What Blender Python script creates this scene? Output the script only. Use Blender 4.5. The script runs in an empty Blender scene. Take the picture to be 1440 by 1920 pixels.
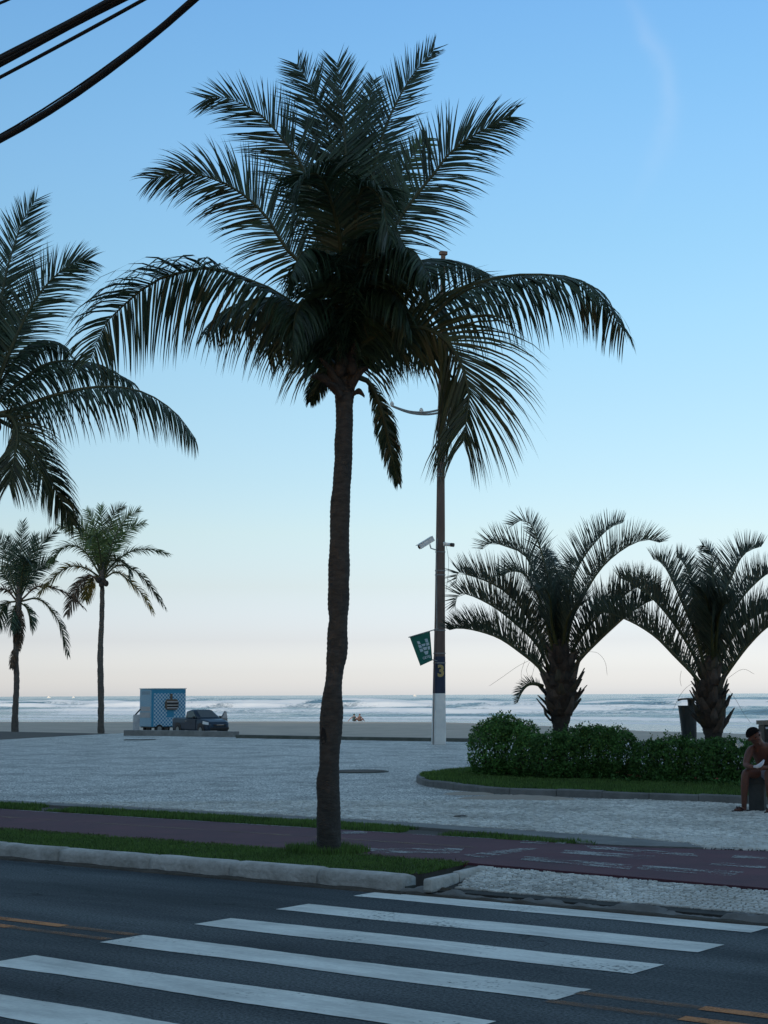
import bpy, bmesh, math, random
import numpy as np
from mathutils import Vector, Matrix
random.seed(7)
RNG = np.random.default_rng(11)
R = math.radians
SC = bpy.context.scene
COL = SC.collection

# ------------------------------------------------------------------ camera
FPX, YAW, PITCH, ROLL, HC = 2860.0, R(35.8), math.atan(343/2860), R(0.25), 1.70
FW = Vector((-math.sin(YAW)*math.cos(PITCH), math.cos(YAW)*math.cos(PITCH), math.sin(PITCH)))
RT0 = Vector((math.cos(YAW), math.sin(YAW), 0)); UP0 = RT0.cross(FW)
RT = RT0*math.cos(ROLL) - UP0*math.sin(ROLL)
UP = UP0*math.cos(ROLL) + RT0*math.sin(ROLL)
FH = Vector((-math.sin(YAW), math.cos(YAW), 0))          # horizontal heading
CAM = Vector((0, 0, HC))
cd = bpy.data.cameras.new('camera'); cam = bpy.data.objects.new('camera', cd); COL.objects.link(cam)
cd.sensor_fit = 'HORIZONTAL'; cd.sensor_width = 36; cd.lens = FPX/1440*36
cd.clip_start = 0.1; cd.clip_end = 60000
M4 = Matrix.Identity(4)
for i in range(3):
    M4[i][0] = RT[i]; M4[i][1] = UP[i]; M4[i][2] = -FW[i]; M4[i][3] = CAM[i]
cam.matrix_world = M4
SC.camera = cam
SC.render.resolution_x, SC.render.resolution_y = 768, 1024

# ------------------------------------------------------------------ world, sun, exposure
SUN_EL, SUN_AZ = R(10.0), R(170)         # azimuth measured clockwise from +Y (the sea), so behind the camera
W = bpy.data.worlds.new('World'); SC.world = W; W.use_nodes = True
wn, wl = W.node_tree.nodes, W.node_tree.links
wn.clear()
wo = wn.new('ShaderNodeOutputWorld'); bg = wn.new('ShaderNodeBackground'); sky = wn.new('ShaderNodeTexSky')
sky.sky_type = 'NISHITA'; sky.sun_disc = False
sky.sun_elevation = SUN_EL; sky.sun_rotation = SUN_AZ
sky.altitude = 0; sky.air_density = 1.0; sky.dust_density = 1.0; sky.ozone_density = 1.0
bg.inputs['Strength'].default_value = 0.15
# colour grade of the sky by height above the horizon, the same all the way round
wtc = wn.new('ShaderNodeTexCoord'); wsp = wn.new('ShaderNodeSeparateXYZ'); wl.new(wtc.outputs['Generated'], wsp.inputs[0])
wmr = wn.new('ShaderNodeMapRange'); wmr.inputs[1].default_value = 0; wmr.inputs[2].default_value = 1.0; wl.new(wsp.outputs['Z'], wmr.inputs[0])
wcr = wn.new('ShaderNodeValToRGB'); wl.new(wmr.outputs[0], wcr.inputs[0])
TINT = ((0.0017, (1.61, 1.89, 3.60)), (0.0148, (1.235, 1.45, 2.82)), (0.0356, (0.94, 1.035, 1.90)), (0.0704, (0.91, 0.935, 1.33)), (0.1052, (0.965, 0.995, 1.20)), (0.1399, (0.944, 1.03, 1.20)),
        (0.1915, (0.951, 1.10, 1.24)), (0.2421, (0.96, 1.19, 1.33)), (0.2915, (0.943, 1.24, 1.41)), (0.3393, (0.94, 1.29, 1.53)), (0.3851, (0.905, 1.32, 1.61)), (0.4288, (0.88, 1.33, 1.70)), (.7, (1.62, 1.66, 1.6)), (1.0, (1.95, 1.85, 1.65)))  # last two stops, above the view, lifted to brighten and warm the ground
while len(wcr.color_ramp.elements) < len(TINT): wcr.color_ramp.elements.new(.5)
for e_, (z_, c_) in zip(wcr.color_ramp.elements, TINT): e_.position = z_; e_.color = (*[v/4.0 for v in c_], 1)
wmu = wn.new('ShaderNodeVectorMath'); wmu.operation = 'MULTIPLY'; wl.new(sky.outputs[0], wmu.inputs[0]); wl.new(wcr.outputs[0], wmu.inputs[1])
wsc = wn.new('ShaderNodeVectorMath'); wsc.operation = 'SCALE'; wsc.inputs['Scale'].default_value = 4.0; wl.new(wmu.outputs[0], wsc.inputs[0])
# one faint wisp of high cloud: a thin curved streak fixed in the sky, broken up by noise
def wmath(op, a, b, c=None):
    n_ = wn.new('ShaderNodeMath'); n_.operation = op
    for i_, v_ in enumerate((a, b, c)):
        if v_ is None: continue
        if isinstance(v_, (int, float)): n_.inputs[i_].default_value = v_
        else: wl.new(v_, n_.inputs[i_])
    return n_.outputs[0]
w_a = wmath('DIVIDE', wsp.outputs['X'], wsp.outputs['Y']); w_e = wsp.outputs['Z']
wno = wn.new('ShaderNodeTexNoise'); wno.inputs['Scale'].default_value = 22; wno.inputs['Detail'].default_value = 5; wl.new(wtc.outputs['Generated'], wno.inputs[0])
w_c = wmath('MULTIPLY_ADD', wmath('MULTIPLY_ADD', w_e, -8.6171, 6.3541), w_e, -1.6327)
w_d = wmath('ADD', wmath('SUBTRACT', w_a, w_c), wmath('MULTIPLY_ADD', wno.outputs[0], .03, -.015))
w_g = wmath('EXPONENT', wmath('MULTIPLY', wmath('MULTIPLY', w_d, w_d), -1/.0085**2), 0)
w_w = wmath('EXPONENT', wmath('MULTIPLY', wmath('POWER', wmath('ABSOLUTE', wmath('SUBTRACT', w_e, .375), 0), 2), -1/.045**2), 0)
w_f = wmath('MULTIPLY', wmath('MULTIPLY', w_g, w_w), wmath('MULTIPLY', wno.outputs[0], .22))
w_y = wmath('GREATER_THAN', wsp.outputs['Y'], 0.0)
wmx = wn.new('ShaderNodeMix'); wmx.data_type = 'RGBA'; wmx.inputs[7].default_value = (4.8, 5.2, 6.1, 1); wl.new(wmath('MULTIPLY', w_f, w_y), wmx.inputs[0]); wl.new(wsc.outputs[0], wmx.inputs[6])
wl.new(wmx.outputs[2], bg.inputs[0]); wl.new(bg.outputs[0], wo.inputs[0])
sd = bpy.data.lights.new('sun', 'SUN'); sd.energy = 2.5; sd.angle = R(2); sd.color = (1, .86, .72)
sun = bpy.data.objects.new('sun', sd); COL.objects.link(sun)
sdir = Vector((math.sin(SUN_AZ)*math.cos(SUN_EL), math.cos(SUN_AZ)*math.cos(SUN_EL), math.sin(SUN_EL)))
sun.rotation_euler = sdir.to_track_quat('Z', 'Y').to_euler(); sun.location = (0, -20, 60)
vs = SC.view_settings
vs.view_transform = 'Standard'; vs.look = 'None'; vs.gamma = 1; vs.use_curve_mapping = False
vs.exposure = 0.08

# ------------------------------------------------------------------ helpers
def ray(x, y): return FW + RT*((x-720)/FPX) + UP*((960-y)/FPX)
def G(x, y, z=0.0):                      # where the sight line meets the level z
    d = ray(x, y); return CAM + d*((z-HC)/d.z)
def P(x, y, D):                          # the point at horizontal distance D
    d = ray(x, y); return CAM + d*(D/d.dot(FH))
def HD(p): return (Vector(p)-CAM).dot(FH)

def mk(name, verts, faces, mat=None, parent=None, smooth=False, midx=None, origin=None):
    """one mesh object; verts in world space; parent = a thing() empty or a mesh made here"""
    me = bpy.data.meshes.new(name)
    o0 = Vector(parent['_o']) if parent is not None else (Vector(origin) if origin is not None else Vector((0, 0, 0)))
    if isinstance(verts, np.ndarray):
        vv = verts - np.array(o0)
        me.from_pydata(vv.tolist(), [], faces)
    else:
        me.from_pydata([(v[0]-o0.x, v[1]-o0.y, v[2]-o0.z) for v in verts], [], faces)
    if mat is not None:
        for m in (mat if isinstance(mat, (list, tuple)) else [mat]): me.materials.append(m)
    if midx is not None: me.polygons.foreach_set('material_index', midx)
    if smooth: me.polygons.foreach_set('use_smooth', [True]*len(me.polygons))
    me.update()
    o = bpy.data.objects.new(name, me); COL.objects.link(o)
    if parent is not None: o.parent = parent
    else: o.location = o0
    o['_o'] = tuple(o0)
    return o
def thing(name, loc, label, cat, group=None):
    o = bpy.data.objects.new(name, None); COL.objects.link(o); o.location = loc; o['_o'] = tuple(loc)
    o.empty_display_size = .2
    tag(o, label, cat, group); return o
def tag(o, label=None, cat=None, group=None, kind=None):
    if label: o['label'] = label
    if cat: o['category'] = cat
    if group: o['group'] = group
    if kind: o['kind'] = kind
    return o

class MB:                                # collects simple shapes for one mesh
    def __init__(s): s.v = []; s.f = []; s.m = []
    def add(s, v, f, m=0):
        n = len(s.v); s.v += [tuple(p) for p in v]; s.f += [tuple(i+n for i in q) for q in f]; s.m += [m]*len(f); return s
    def box(s, c, d, rot=None, m=0, bev=0.0):
        c = Vector(c); hx, hy, hz = d[0]/2, d[1]/2, d[2]/2
        bm = bmesh.new(); bmesh.ops.create_cube(bm, size=1)
        for v in bm.verts: v.co = Vector((v.co.x*d[0], v.co.y*d[1], v.co.z*d[2]))
        if bev > 0: bmesh.ops.bevel(bm, geom=list(bm.edges), offset=bev, segments=2, affect='EDGES', profile=.6)
        bm.verts.index_update()
        vs_ = [c + (rot @ v.co if rot else v.co) for v in bm.verts]
        fs = [tuple(v.index for v in f.verts) for f in bm.faces]; bm.free()
        return s.add(vs_, fs, m)
    def tube(s, pts, rad, n=10, m=0, cap=True, squash=None):
        pts = [Vector(p) for p in pts]
        if not isinstance(rad, (list, tuple)): rad = [rad]*len(pts)
        rings = []; ref = None
        for i, p in enumerate(pts):
            t = (pts[min(i+1, len(pts)-1)]-pts[max(i-1, 0)]).normalized()
            if ref is None: ref = Vector((0, 0, 1)) if abs(t.z) < .9 else Vector((1, 0, 0))
            a = (ref - t*ref.dot(t)).normalized(); ref = a; b = t.cross(a)
            rings.append([p + (a*math.cos(2*math.pi*k/n) + b*math.sin(2*math.pi*k/n)*(squash or 1))*rad[i] for k in range(n)])
        v = [q for r in rings for q in r]; f = []
        for i in range(len(rings)-1):
            for k in range(n):
                f.append((i*n+k, i*n+(k+1) % n, (i+1)*n+(k+1) % n, (i+1)*n+k))
        if cap: f.append(tuple(range(n-1, -1, -1))); f.append(tuple(range((len(rings)-1)*n, len(rings)*n)))
        return s.add(v, f, m)
    def prism(s, poly, z0, z1, m=0):     # poly: list of (x, y), counter-clockwise
        n = len(poly); v = [(p[0], p[1], z0) for p in poly] + [(p[0], p[1], z1) for p in poly]
        f = [tuple(range(n-1, -1, -1)), tuple(range(n, 2*n))] + [(i, (i+1) % n, n+(i+1) % n, n+i) for i in range(n)]
        return s.add(v, f, m)
    def build(s, name, mat, parent=None, smooth=False, origin=None):
        return mk(name, s.v, s.f, mat, parent, smooth, s.m, origin)

def spline(pts, n):
    pts = [np.array(p, float) for p in pts]
    Q = [2*pts[0]-pts[1]] + pts + [2*pts[-1]-pts[-2]]
    seg = len(pts)-1
    L = np.array([0]+[np.linalg.norm(pts[i+1]-pts[i]) for i in range(seg)]).cumsum(); out = []
    for s in np.linspace(0, L[-1], n):
        i = min(max(int(np.searchsorted(L, s, side='right'))-1, 0), seg-1)
        t = (s-L[i])/max(L[i+1]-L[i], 1e-9)
        p0, p1, p2, p3 = Q[i], Q[i+1], Q[i+2], Q[i+3]
        out.append(.5*((2*p1)+(p2-p0)*t+(2*p0-5*p1+4*p2-p3)*t*t+(3*p1-p0-3*p2+p3)*t**3))
    return np.array(out)

def vnoise(x, y, seed=0):                # smooth value noise on numpy arrays
    xi = np.floor(x).astype(np.int64); yi = np.floor(y).astype(np.int64); xf = x-xi; yf = y-yi
    def h(a, b):
        n = (a*374761393 + b*668265263 + seed*982451653) & 0xffffffff
        n = ((n ^ (n >> 13))*1274126177) & 0xffffffff
        return ((n ^ (n >> 16)) & 0xffff)/65535.0
    u = xf*xf*(3-2*xf); v = yf*yf*(3-2*yf)
    return (h(xi, yi)*(1-u)+h(xi+1, yi)*u)*(1-v) + (h(xi, yi+1)*(1-u)+h(xi+1, yi+1)*u)*v
def fbm(x, y, seed=0, o=4):
    s = 0; a = .5
    for i in range(o): s = s + a*vnoise(x*2**i, y*2**i, seed+i*17); a *= .5
    return s/(1-.5**o)

# ------------------------------------------------------------------ materials
def node_mat(name):
    m = bpy.data.materials.new(name); m.use_nodes = True
    nt = m.node_tree; return m, nt.nodes, nt.links, nt.nodes['Principled BSDF']
def mat(name, c, rough=.8, var=.25, scale=6.0, c2=None, bump=0.0, bscale=40.0, metal=0.0, detail=6, island=0.0, coat=0, trans=0, coords='Object', stretch=None, spec=.4):
    m, n, l, b = node_mat(name)
    tc = n.new('ShaderNodeTexCoord'); src = tc.outputs[coords]
    if stretch:
        mp = n.new('ShaderNodeMapping'); mp.inputs['Scale'].default_value = stretch; l.new(src, mp.inputs[0]); src = mp.outputs[0]
    no = n.new('ShaderNodeTexNoise'); no.inputs['Scale'].default_value = scale; no.inputs['Detail'].default_value = detail
    no.inputs['Roughness'].default_value = .65
    l.new(src, no.inputs['Vector'])
    mx = n.new('ShaderNodeMix'); mx.data_type = 'RGBA'
    lo = c2 if c2 else tuple(v*(1-var) for v in c); hi = c if c2 else tuple(min(1, v*(1+var)) for v in c)
    mx.inputs[6].default_value = (*lo, 1); mx.inputs[7].default_value = (*hi, 1)
    mr = n.new('ShaderNodeMapRange'); mr.inputs[1].default_value = .3; mr.inputs[2].default_value = .7
    l.new(no.outputs[0], mr.inputs[0]); l.new(mr.outputs[0], mx.inputs[0])
    out = mx.outputs[2]
    if island:
        g = n.new('ShaderNodeNewGeometry'); hs = n.new('ShaderNodeHueSaturation')
        mr2 = n.new('ShaderNodeMapRange'); mr2.inputs[3].default_value = 1-island; mr2.inputs[4].default_value = 1+island
        l.new(g.outputs['Random Per Island'], mr2.inputs[0]); l.new(mr2.outputs[0], hs.inputs['Value']); l.new(out, hs.inputs['Color']); out = hs.outputs[0]
    l.new(out, b.inputs['Base Color'])
    b.inputs['Roughness'].default_value = rough; b.inputs['Metallic'].default_value = metal
    b.inputs['Specular IOR Level'].default_value = spec
    if coat: b.inputs['Coat Weight'].default_value = coat
    if bump:
        nb = n.new('ShaderNodeTexNoise'); nb.inputs['Scale'].default_value = bscale; nb.inputs['Detail'].default_value = 8
        l.new(src, nb.inputs['Vector'])
        bp = n.new('ShaderNodeBump'); bp.inputs['Strength'].default_value = bump; bp.inputs['Distance'].default_value = .02
        l.new(nb.outputs[0], bp.inputs['Height']); l.new(bp.outputs[0], b.inputs['Normal'])
    if trans:
        ts = n.new('ShaderNodeBsdfTranslucent'); ms = n.new('ShaderNodeMixShader'); ms.inputs[0].default_value = trans
        l.new(out, ts.inputs[0]); l.new(b.outputs[0], ms.inputs[1]); l.new(ts.outputs[0], ms.inputs[2])
        l.new(ms.outputs[0], n['Material Output'].inputs[0])
    return m
def worn(name, c, thr=.5, soft=.12, scale=3.0, fine=60.0, rough=.75, amount=1.0, var=.1, stretch=(1, 1, 1)):
    """worn paint: the paint layer has holes where it has been scuffed away"""
    m, n, l, b = node_mat(name)
    tc = n.new('ShaderNodeTexCoord'); mp = n.new('ShaderNodeMapping'); mp.inputs['Scale'].default_value = stretch
    l.new(tc.outputs['Object'], mp.inputs[0])
    a = n.new('ShaderNodeTexNoise'); a.inputs['Scale'].default_value = scale; a.inputs['Detail'].default_value = 4
    f = n.new('ShaderNodeTexNoise'); f.inputs['Scale'].default_value = fine; f.inputs['Detail'].default_value = 6
    l.new(mp.outputs[0], a.inputs[0]); l.new(tc.outputs['Object'], f.inputs[0])
    mx = n.new('ShaderNodeMath'); mx.operation = 'MULTIPLY_ADD'; mx.inputs[1].default_value = .45
    l.new(f.outputs[0], mx.inputs[0])
    m2 = n.new('ShaderNodeMath'); m2.operation = 'MULTIPLY'; m2.inputs[1].default_value = .55; l.new(a.outputs[0], m2.inputs[0]); l.new(m2.outputs[0], mx.inputs[2])
    mr = n.new('ShaderNodeMapRange'); mr.inputs[1].default_value = thr-soft; mr.inputs[2].default_value = thr+soft; mr.inputs[4].default_value = amount
    l.new(mx.outputs[0], mr.inputs[0])
    tr = n.new('ShaderNodeBsdfTransparent'); ms = n.new('ShaderNodeMixShader')
    l.new(mr.outputs[0], ms.inputs[0]); l.new(tr.outputs[0], ms.inputs[1]); l.new(b.outputs[0], ms.inputs[2])
    l.new(ms.outputs[0], n['Material Output'].inputs[0])
    cm = n.new('ShaderNodeMix'); cm.data_type = 'RGBA'; cm.inputs[6].default_value = (*[v*(1-var) for v in c], 1); cm.inputs[7].default_value = (*[min(1, v*(1+var)) for v in c], 1)
    l.new(f.outputs[0], cm.inputs[0]); b.inputs['Roughness'].default_value = rough
    dp = n.new('ShaderNodeMapping'); dp.inputs['Scale'].default_value = (.5, 1.6, 1); l.new(tc.outputs['Object'], dp.inputs[0])
    dt = n.new('ShaderNodeTexNoise'); dt.inputs['Scale'].default_value = 1.7; dt.inputs['Detail'].default_value = 6; dt.inputs['Roughness'].default_value = .7; l.new(dp.outputs[0], dt.inputs[0])
    dr = n.new('ShaderNodeMapRange'); dr.inputs[1].default_value = .35; dr.inputs[2].default_value = .6; dr.inputs[3].default_value = .62; dr.inputs[4].default_value = 1.0; l.new(dt.outputs[0], dr.inputs[0])
    dm = n.new('ShaderNodeMix'); dm.data_type = 'RGBA'; dm.blend_type = 'MULTIPLY'; dm.inputs[0].default_value = 1; l.new(cm.outputs[2], dm.inputs[6]); l.new(dr.outputs[0], dm.inputs[7]); l.new(dm.outputs[2], b.inputs['Base Color'])
    return m

def asphalt_mat():
    m, n, l, b = node_mat('asphalt')
    tc = n.new('ShaderNodeTexCoord')
    f = n.new('ShaderNodeTexVoronoi'); f.inputs['Scale'].default_value = 55; l.new(tc.outputs['Object'], f.inputs['Vector'])
    w = n.new('ShaderNodeTexNoise'); w.inputs['Scale'].default_value = 48; w.inputs['Detail'].default_value = 3; w.inputs['Roughness'].default_value = .8; l.new(tc.outputs['Object'], w.inputs['Vector'])
    mp = n.new('ShaderNodeMapping'); mp.inputs['Scale'].default_value = (.25, 1.2, 1); l.new(tc.outputs['Object'], mp.inputs[0])
    g = n.new('ShaderNodeTexNoise'); g.inputs['Scale'].default_value = 1.1; g.inputs['Detail'].default_value = 7; l.new(mp.outputs[0], g.inputs['Vector'])
    r1 = n.new('ShaderNodeValToRGB'); r1.color_ramp.elements[0].position = .36; r1.color_ramp.elements[0].color = (.028, .035, .041, 1)
    r1.color_ramp.elements[1].position = .64; r1.color_ramp.elements[1].color = (.085, .098, .106, 1); l.new(g.outputs[0], r1.inputs[0])
    r2 = n.new('ShaderNodeValToRGB'); r2.color_ramp.elements[0].position = .36; r2.color_ramp.elements[0].color = (.30, .30, .30, 1)
    r2.color_ramp.elements[1].position = .68; r2.color_ramp.elements[1].color = (2.0, 2.0, 1.95, 1); l.new(w.outputs[0], r2.inputs[0])
    mx = n.new('ShaderNodeMix'); mx.data_type = 'RGBA'; mx.blend_type = 'MULTIPLY'; mx.inputs[0].default_value = 1
    l.new(r1.outputs[0], mx.inputs[6]); l.new(r2.outputs[0], mx.inputs[7]); l.new(mx.outputs[2], b.inputs['Base Color'])
    dn = n.new('ShaderNodeTexNoise'); dn.inputs['Scale'].default_value = 3.0; dn.inputs['Detail'].default_value = 5; l.new(tc.outputs['Object'], dn.inputs['Vector'])
    ad = n.new('ShaderNodeVectorMath'); ad.operation = 'MULTIPLY_ADD'; ad.inputs[1].default_value = (.5, .5, .5); l.new(dn.outputs['Color'], ad.inputs[0]); l.new(tc.outputs['Object'], ad.inputs[2])
    cv = n.new('ShaderNodeTexVoronoi'); cv.feature = 'DISTANCE_TO_EDGE'; cv.inputs['Scale'].default_value = .42; l.new(ad.outputs[0], cv.inputs['Vector'])
    cr = n.new('ShaderNodeMapRange'); cr.inputs[1].default_value = .0; cr.inputs[2].default_value = .006; cr.inputs[3].default_value = .35; l.new(cv.outputs['Distance'], cr.inputs[0])
    pn = n.new('ShaderNodeTexNoise'); pn.inputs['Scale'].default_value = .45; pn.inputs['Detail'].default_value = 4; l.new(tc.outputs['Object'], pn.inputs['Vector'])
    pm = n.new('ShaderNodeMapRange'); pm.inputs[1].default_value = .45; pm.inputs[2].default_value = .55; l.new(pn.outputs[0], pm.inputs[0])
    cm = n.new('ShaderNodeMix'); cm.data_type = 'FLOAT'; cm.inputs[3].default_value = 1.0; l.new(pm.outputs[0], cm.inputs[0]); l.new(cr.outputs[0], cm.inputs[2])
    m3 = n.new('ShaderNodeMix'); m3.data_type = 'RGBA'; m3.blend_type = 'MULTIPLY'; m3.inputs[0].default_value = 1; l.new(mx.outputs[2], m3.inputs[6]); l.new(cm.outputs[0], m3.inputs[7]); l.new(m3.outputs[2], b.inputs['Base Color'])
    bp = n.new('ShaderNodeBump'); bp.inputs['Strength'].default_value = .5; bp.inputs['Distance'].default_value = .006
    l.new(f.outputs['Distance'], bp.inputs['Height']); l.new(bp.outputs[0], b.inputs['Normal'])
    b.inputs['Roughness'].default_value = .85; b.inputs['Specular IOR Level'].default_value = .25
    return m
def mosaic_mat():
    m, n, l, b = node_mat('stone_mosaic')
    tc = n.new('ShaderNodeTexCoord')
    v = n.new('ShaderNodeTexVoronoi'); v.feature = 'DISTANCE_TO_EDGE'; v.inputs['Scale'].default_value = 17; l.new(tc.outputs['Object'], v.inputs['Vector'])
    v2 = n.new('ShaderNodeTexVoronoi'); v2.inputs['Scale'].default_value = 17; l.new(tc.outputs['Object'], v2.inputs['Vector'])
    g = n.new('ShaderNodeTexNoise'); g.inputs['Scale'].default_value = .8; g.inputs['Detail'].default_value = 7; g.inputs['Roughness'].default_value = .7; l.new(tc.outputs['Object'], g.inputs['Vector'])
    rg = n.new('ShaderNodeValToRGB'); rg.color_ramp.elements[0].position = .40; rg.color_ramp.elements[0].color = (.50, .475, .43, 1)
    rg.color_ramp.elements[1].position = .54; rg.color_ramp.elements[1].color = (.82, .785, .715, 1); l.new(g.outputs[0], rg.inputs[0])
    sx = n.new('ShaderNodeSeparateColor'); l.new(v2.outputs['Color'], sx.inputs[0])
    mr = n.new('ShaderNodeMapRange'); mr.inputs[3].default_value = .62; mr.inputs[4].default_value = 1.3; l.new(sx.outputs[0], mr.inputs[0])
    mu = n.new('ShaderNodeMix'); mu.data_type = 'RGBA'; mu.blend_type = 'MULTIPLY'; mu.inputs[0].default_value = 1
    l.new(rg.outputs[0], mu.inputs[6]); l.new(mr.outputs[0], mu.inputs[7])
    ed = n.new('ShaderNodeMapRange'); ed.inputs[1].default_value = .04; ed.inputs[2].default_value = .13; l.new(v.outputs['Distance'], ed.inputs[0])
    mx = n.new('ShaderNodeMix'); mx.data_type = 'RGBA'; mx.inputs[6].default_value = (.07, .068, .062, 1); l.new(ed.outputs[0], mx.inputs[0]); l.new(mu.outputs[2], mx.inputs[7])
    l.new(mx.outputs[2], b.inputs['Base Color'])
    bp = n.new('ShaderNodeBump'); bp.inputs['Strength'].default_value = .7; bp.inputs['Distance'].default_value = .01
    l.new(ed.outputs[0], bp.inputs['Height']); l.new(bp.outputs[0], b.inputs['Normal']); b.inputs['Roughness'].default_value = .6
    return m

ASPHALT = asphalt_mat(); MOSAIC = mosaic_mat()
STONE = mat('pale_stone', (.76, .73, .665), .6, .2, .9, c2=(.46, .435, .385), island=.30)
GROUT = mat('sandy_joint', (.055, .053, .048), .95, .35, 12)
WHITEPAINT = worn('road_paint', (.90, .86, .77), .365, .05, 1.3, 30, .6, var=.18)
YELLOW = worn('yellow_paint', (.62, .23, .06), .40, .12, 3, 80)
YELLOWW = worn('worn_yellow_paint', (.42, .19, .075), .50, .14, 4, 80, amount=.75)
PATHRED = mat('red_path_coating', (.140, .050, .064), .85, .3, 1.6, c2=(.088, .040, .052), bump=.3, bscale=120)
PATHWHITE = worn('worn_path_paint', (.5, .5, .48), .515, .05, 5, 45, amount=.75, stretch=(.6, 2.2, 1))
PATHYEL = worn('worn_path_line', (.40, .27, .14), .5, .1, 3, 60, amount=.6)
CONC = mat('concrete', (.26, .255, .24), .9, .3, 3, c2=(.15, .148, .14), bump=.5, bscale=30)
CONCDARK = mat('mossy_concrete', (.13, .135, .12), .9, .4, 2.2, c2=(.06, .07, .055), bump=.5, bscale=25)
KERBW = mat('whitewashed_kerb', (.66, .635, .59), .85, .3, 4, c2=(.33, .31, .275), bump=.9, bscale=22)
DIRT = mat('gutter_dirt', (.10, .082, .062), .95, .4, 5, c2=(.045, .038, .030), bump=.9, bscale=28)
SOIL = mat('dark_soil', (.11, .092, .075), .95, .35, 1.2, c2=(.07, .062, .055), bump=.6, bscale=14)
SAND = mat('sand', (.50, .41, .325), .9, .2, .35, c2=(.36, .30, .245), bump=.5, bscale=5)
GRASS = mat('grass', (.13, .225, .046), .6, .4, 1.6, c2=(.08, .14, .032), island=.5, trans=.3)
GRASSDRY = mat('dry_grass', (.11, .10, .035), .7, .3, 3, c2=(.05, .07, .02), island=.4, trans=.15)
FROND = mat('palm_leaf', (.032, .062, .034), .45, .3, 3, island=.45, trans=.14)
FRONDY = mat('yellowing_palm_leaf', (.040, .054, .020), .5, .3, 3, island=.4, trans=.15)
FRONDG = mat('green_palm_leaf', (.085, .135, .042), .45, .3, 3, island=.4, trans=.15)
FRONDO = mat('golden_palm_leaf', (.30, .20, .045), .55, .35, 3, c2=(.15, .14, .04), island=.4, trans=.18)
FRONDB = mat('dry_palm_leaf', (.085, .060, .040), .8, .35, 4, island=.4)
FRONDT = mat('grey_green_palm_leaf', (.045, .066, .046), .5, .3, 3, island=.4, trans=.14)
RACHIS = mat('palm_rachis', (.050, .058, .022), .5, .3, 5)
TRUNK = mat('palm_bark', (.088, .080, .070), .9, .4, 9, c2=(.036, .033, .029), bump=1.0, bscale=35, stretch=(1, 1, 3))
TRUNKF = mat('pale_palm_bark', (.13, .115, .10), .9, .35, 5, c2=(.07, .062, .055), bump=.8, bscale=25, stretch=(1, 1, 3))
FIBRE = mat('palm_fibre', (.065, .053, .044), .95, .4, 10, c2=(.030, .025, .021), bump=.8, bscale=40)
LEAF = mat('shrub_leaf', (.062, .145, .034), .6, .35, 4, island=.5, trans=.25, spec=.2)
LEAF2 = mat('light_shrub_leaf', (.085, .19, .045), .6, .35, 4, island=.5, trans=.25, spec=.2)
STEM = mat('woody_stem', (.06, .048, .035), .9, .3, 12)
RUBBER = mat('black_rubber', (.008, .009, .010), .7, .2, 20)
print('helpers ready')

# ------------------------------------------------------------------ the setting
def sheet(name, poly, z, m, label=None, kind='structure'):
    bm = bmesh.new()
    vs_ = [bm.verts.new((p[0], p[1], z)) for p in poly]; f = bm.faces.new(vs_)
    if f.normal.z < 0: f.normal_flip()
    bmesh.ops.triangulate(bm, faces=[f])
    bm.verts.index_update()
    o = mk(name, [tuple(v.co) for v in bm.verts], [tuple(v.index for v in f.verts) for f in bm.faces], m); bm.free()
    if kind: o['kind'] = kind
    return o
def slab(name, poly, z0, z1, m, kind='structure'):
    o = MB().prism(poly, z0, z1).build(name, m)
    if kind: o['kind'] = kind
    return o
def inpoly(x, y, poly):
    c = np.zeros(x.shape, bool); n = len(poly); j = n-1
    for i in range(n):
        xi, yi = poly[i]; xj, yj = poly[j]
        if yi != yj: c ^= ((yi > y) != (yj > y)) & (x < (xj-xi)*(y-yi)/(yj-yi)+xi)
        j = i
    return c
def to_px(x, y, z):
    d0 = x*FW.x+y*FW.y+(z-HC)*FW.z
    return 720+FPX*(x*RT.x+y*RT.y+(z-HC)*RT.z)/d0, 960-FPX*(x*UP.x+y*UP.y+(z-HC)*UP.z)/d0, d0
def to_pxp(p): return to_px(p[0], p[1], p[2])

road = sheet('road', [(-160, 4.45), (70, 4.45), (70, 11.3), (-160, 11.3)], 0.0, ASPHALT)
slab('sidewalk', [(-160, -7), (70, -7), (70, 4.45), (-160, 4.45)], -.2, .14, CONC)
for i, (y0, y1) in enumerate(((10.6, 10.98), (9.6, 10.0), (8.64, 9.05), (7.66, 8.06), (6.64, 7.03), (5.62, 6.02))):
    # hand-painted edges: slightly wavy outline
    n = 40; xs = np.linspace(-7.98+random.uniform(-.04, .04), -4.40+random.uniform(-.03, .03), n)
    lo = [(x, y0+.012*math.sin(x*3.1+i)+random.uniform(-.004, .004), .004) for x in xs]
    hi = [(x+.02, y1+.012*math.sin(x*2.3+i*2)+random.uniform(-.004, .004), .004) for x in xs]
    f = [(k, k+1, n+k+1, n+k) for k in range(n-1)]
    mk('crosswalk_stripe', lo+hi, f, WHITEPAINT, road)
def strip(name, x0, x1, y0, y1, z, m, parent):
    return mk(name, [(x0, y0, z), (x1, y0, z), (x1, y1, z), (x0, y1, z)], [(0, 1, 2, 3)], m, parent)
strip('yellow_line', -60, -8.75, 7.98, 8.09, .004, YELLOW, road)
strip('yellow_line', -60, -9.05, 7.73, 7.84, .004, YELLOW, road)
strip('yellow_line', -8.745, -8.0, 7.985, 8.08, .004, YELLOWW, road)
strip('yellow_line', -9.045, -8.02, 7.735, 7.83, .004, YELLOWW, road)
strip('yellow_line', -4.38, -3.62, 7.90, 7.99, .004, YELLOWW, road)
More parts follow.
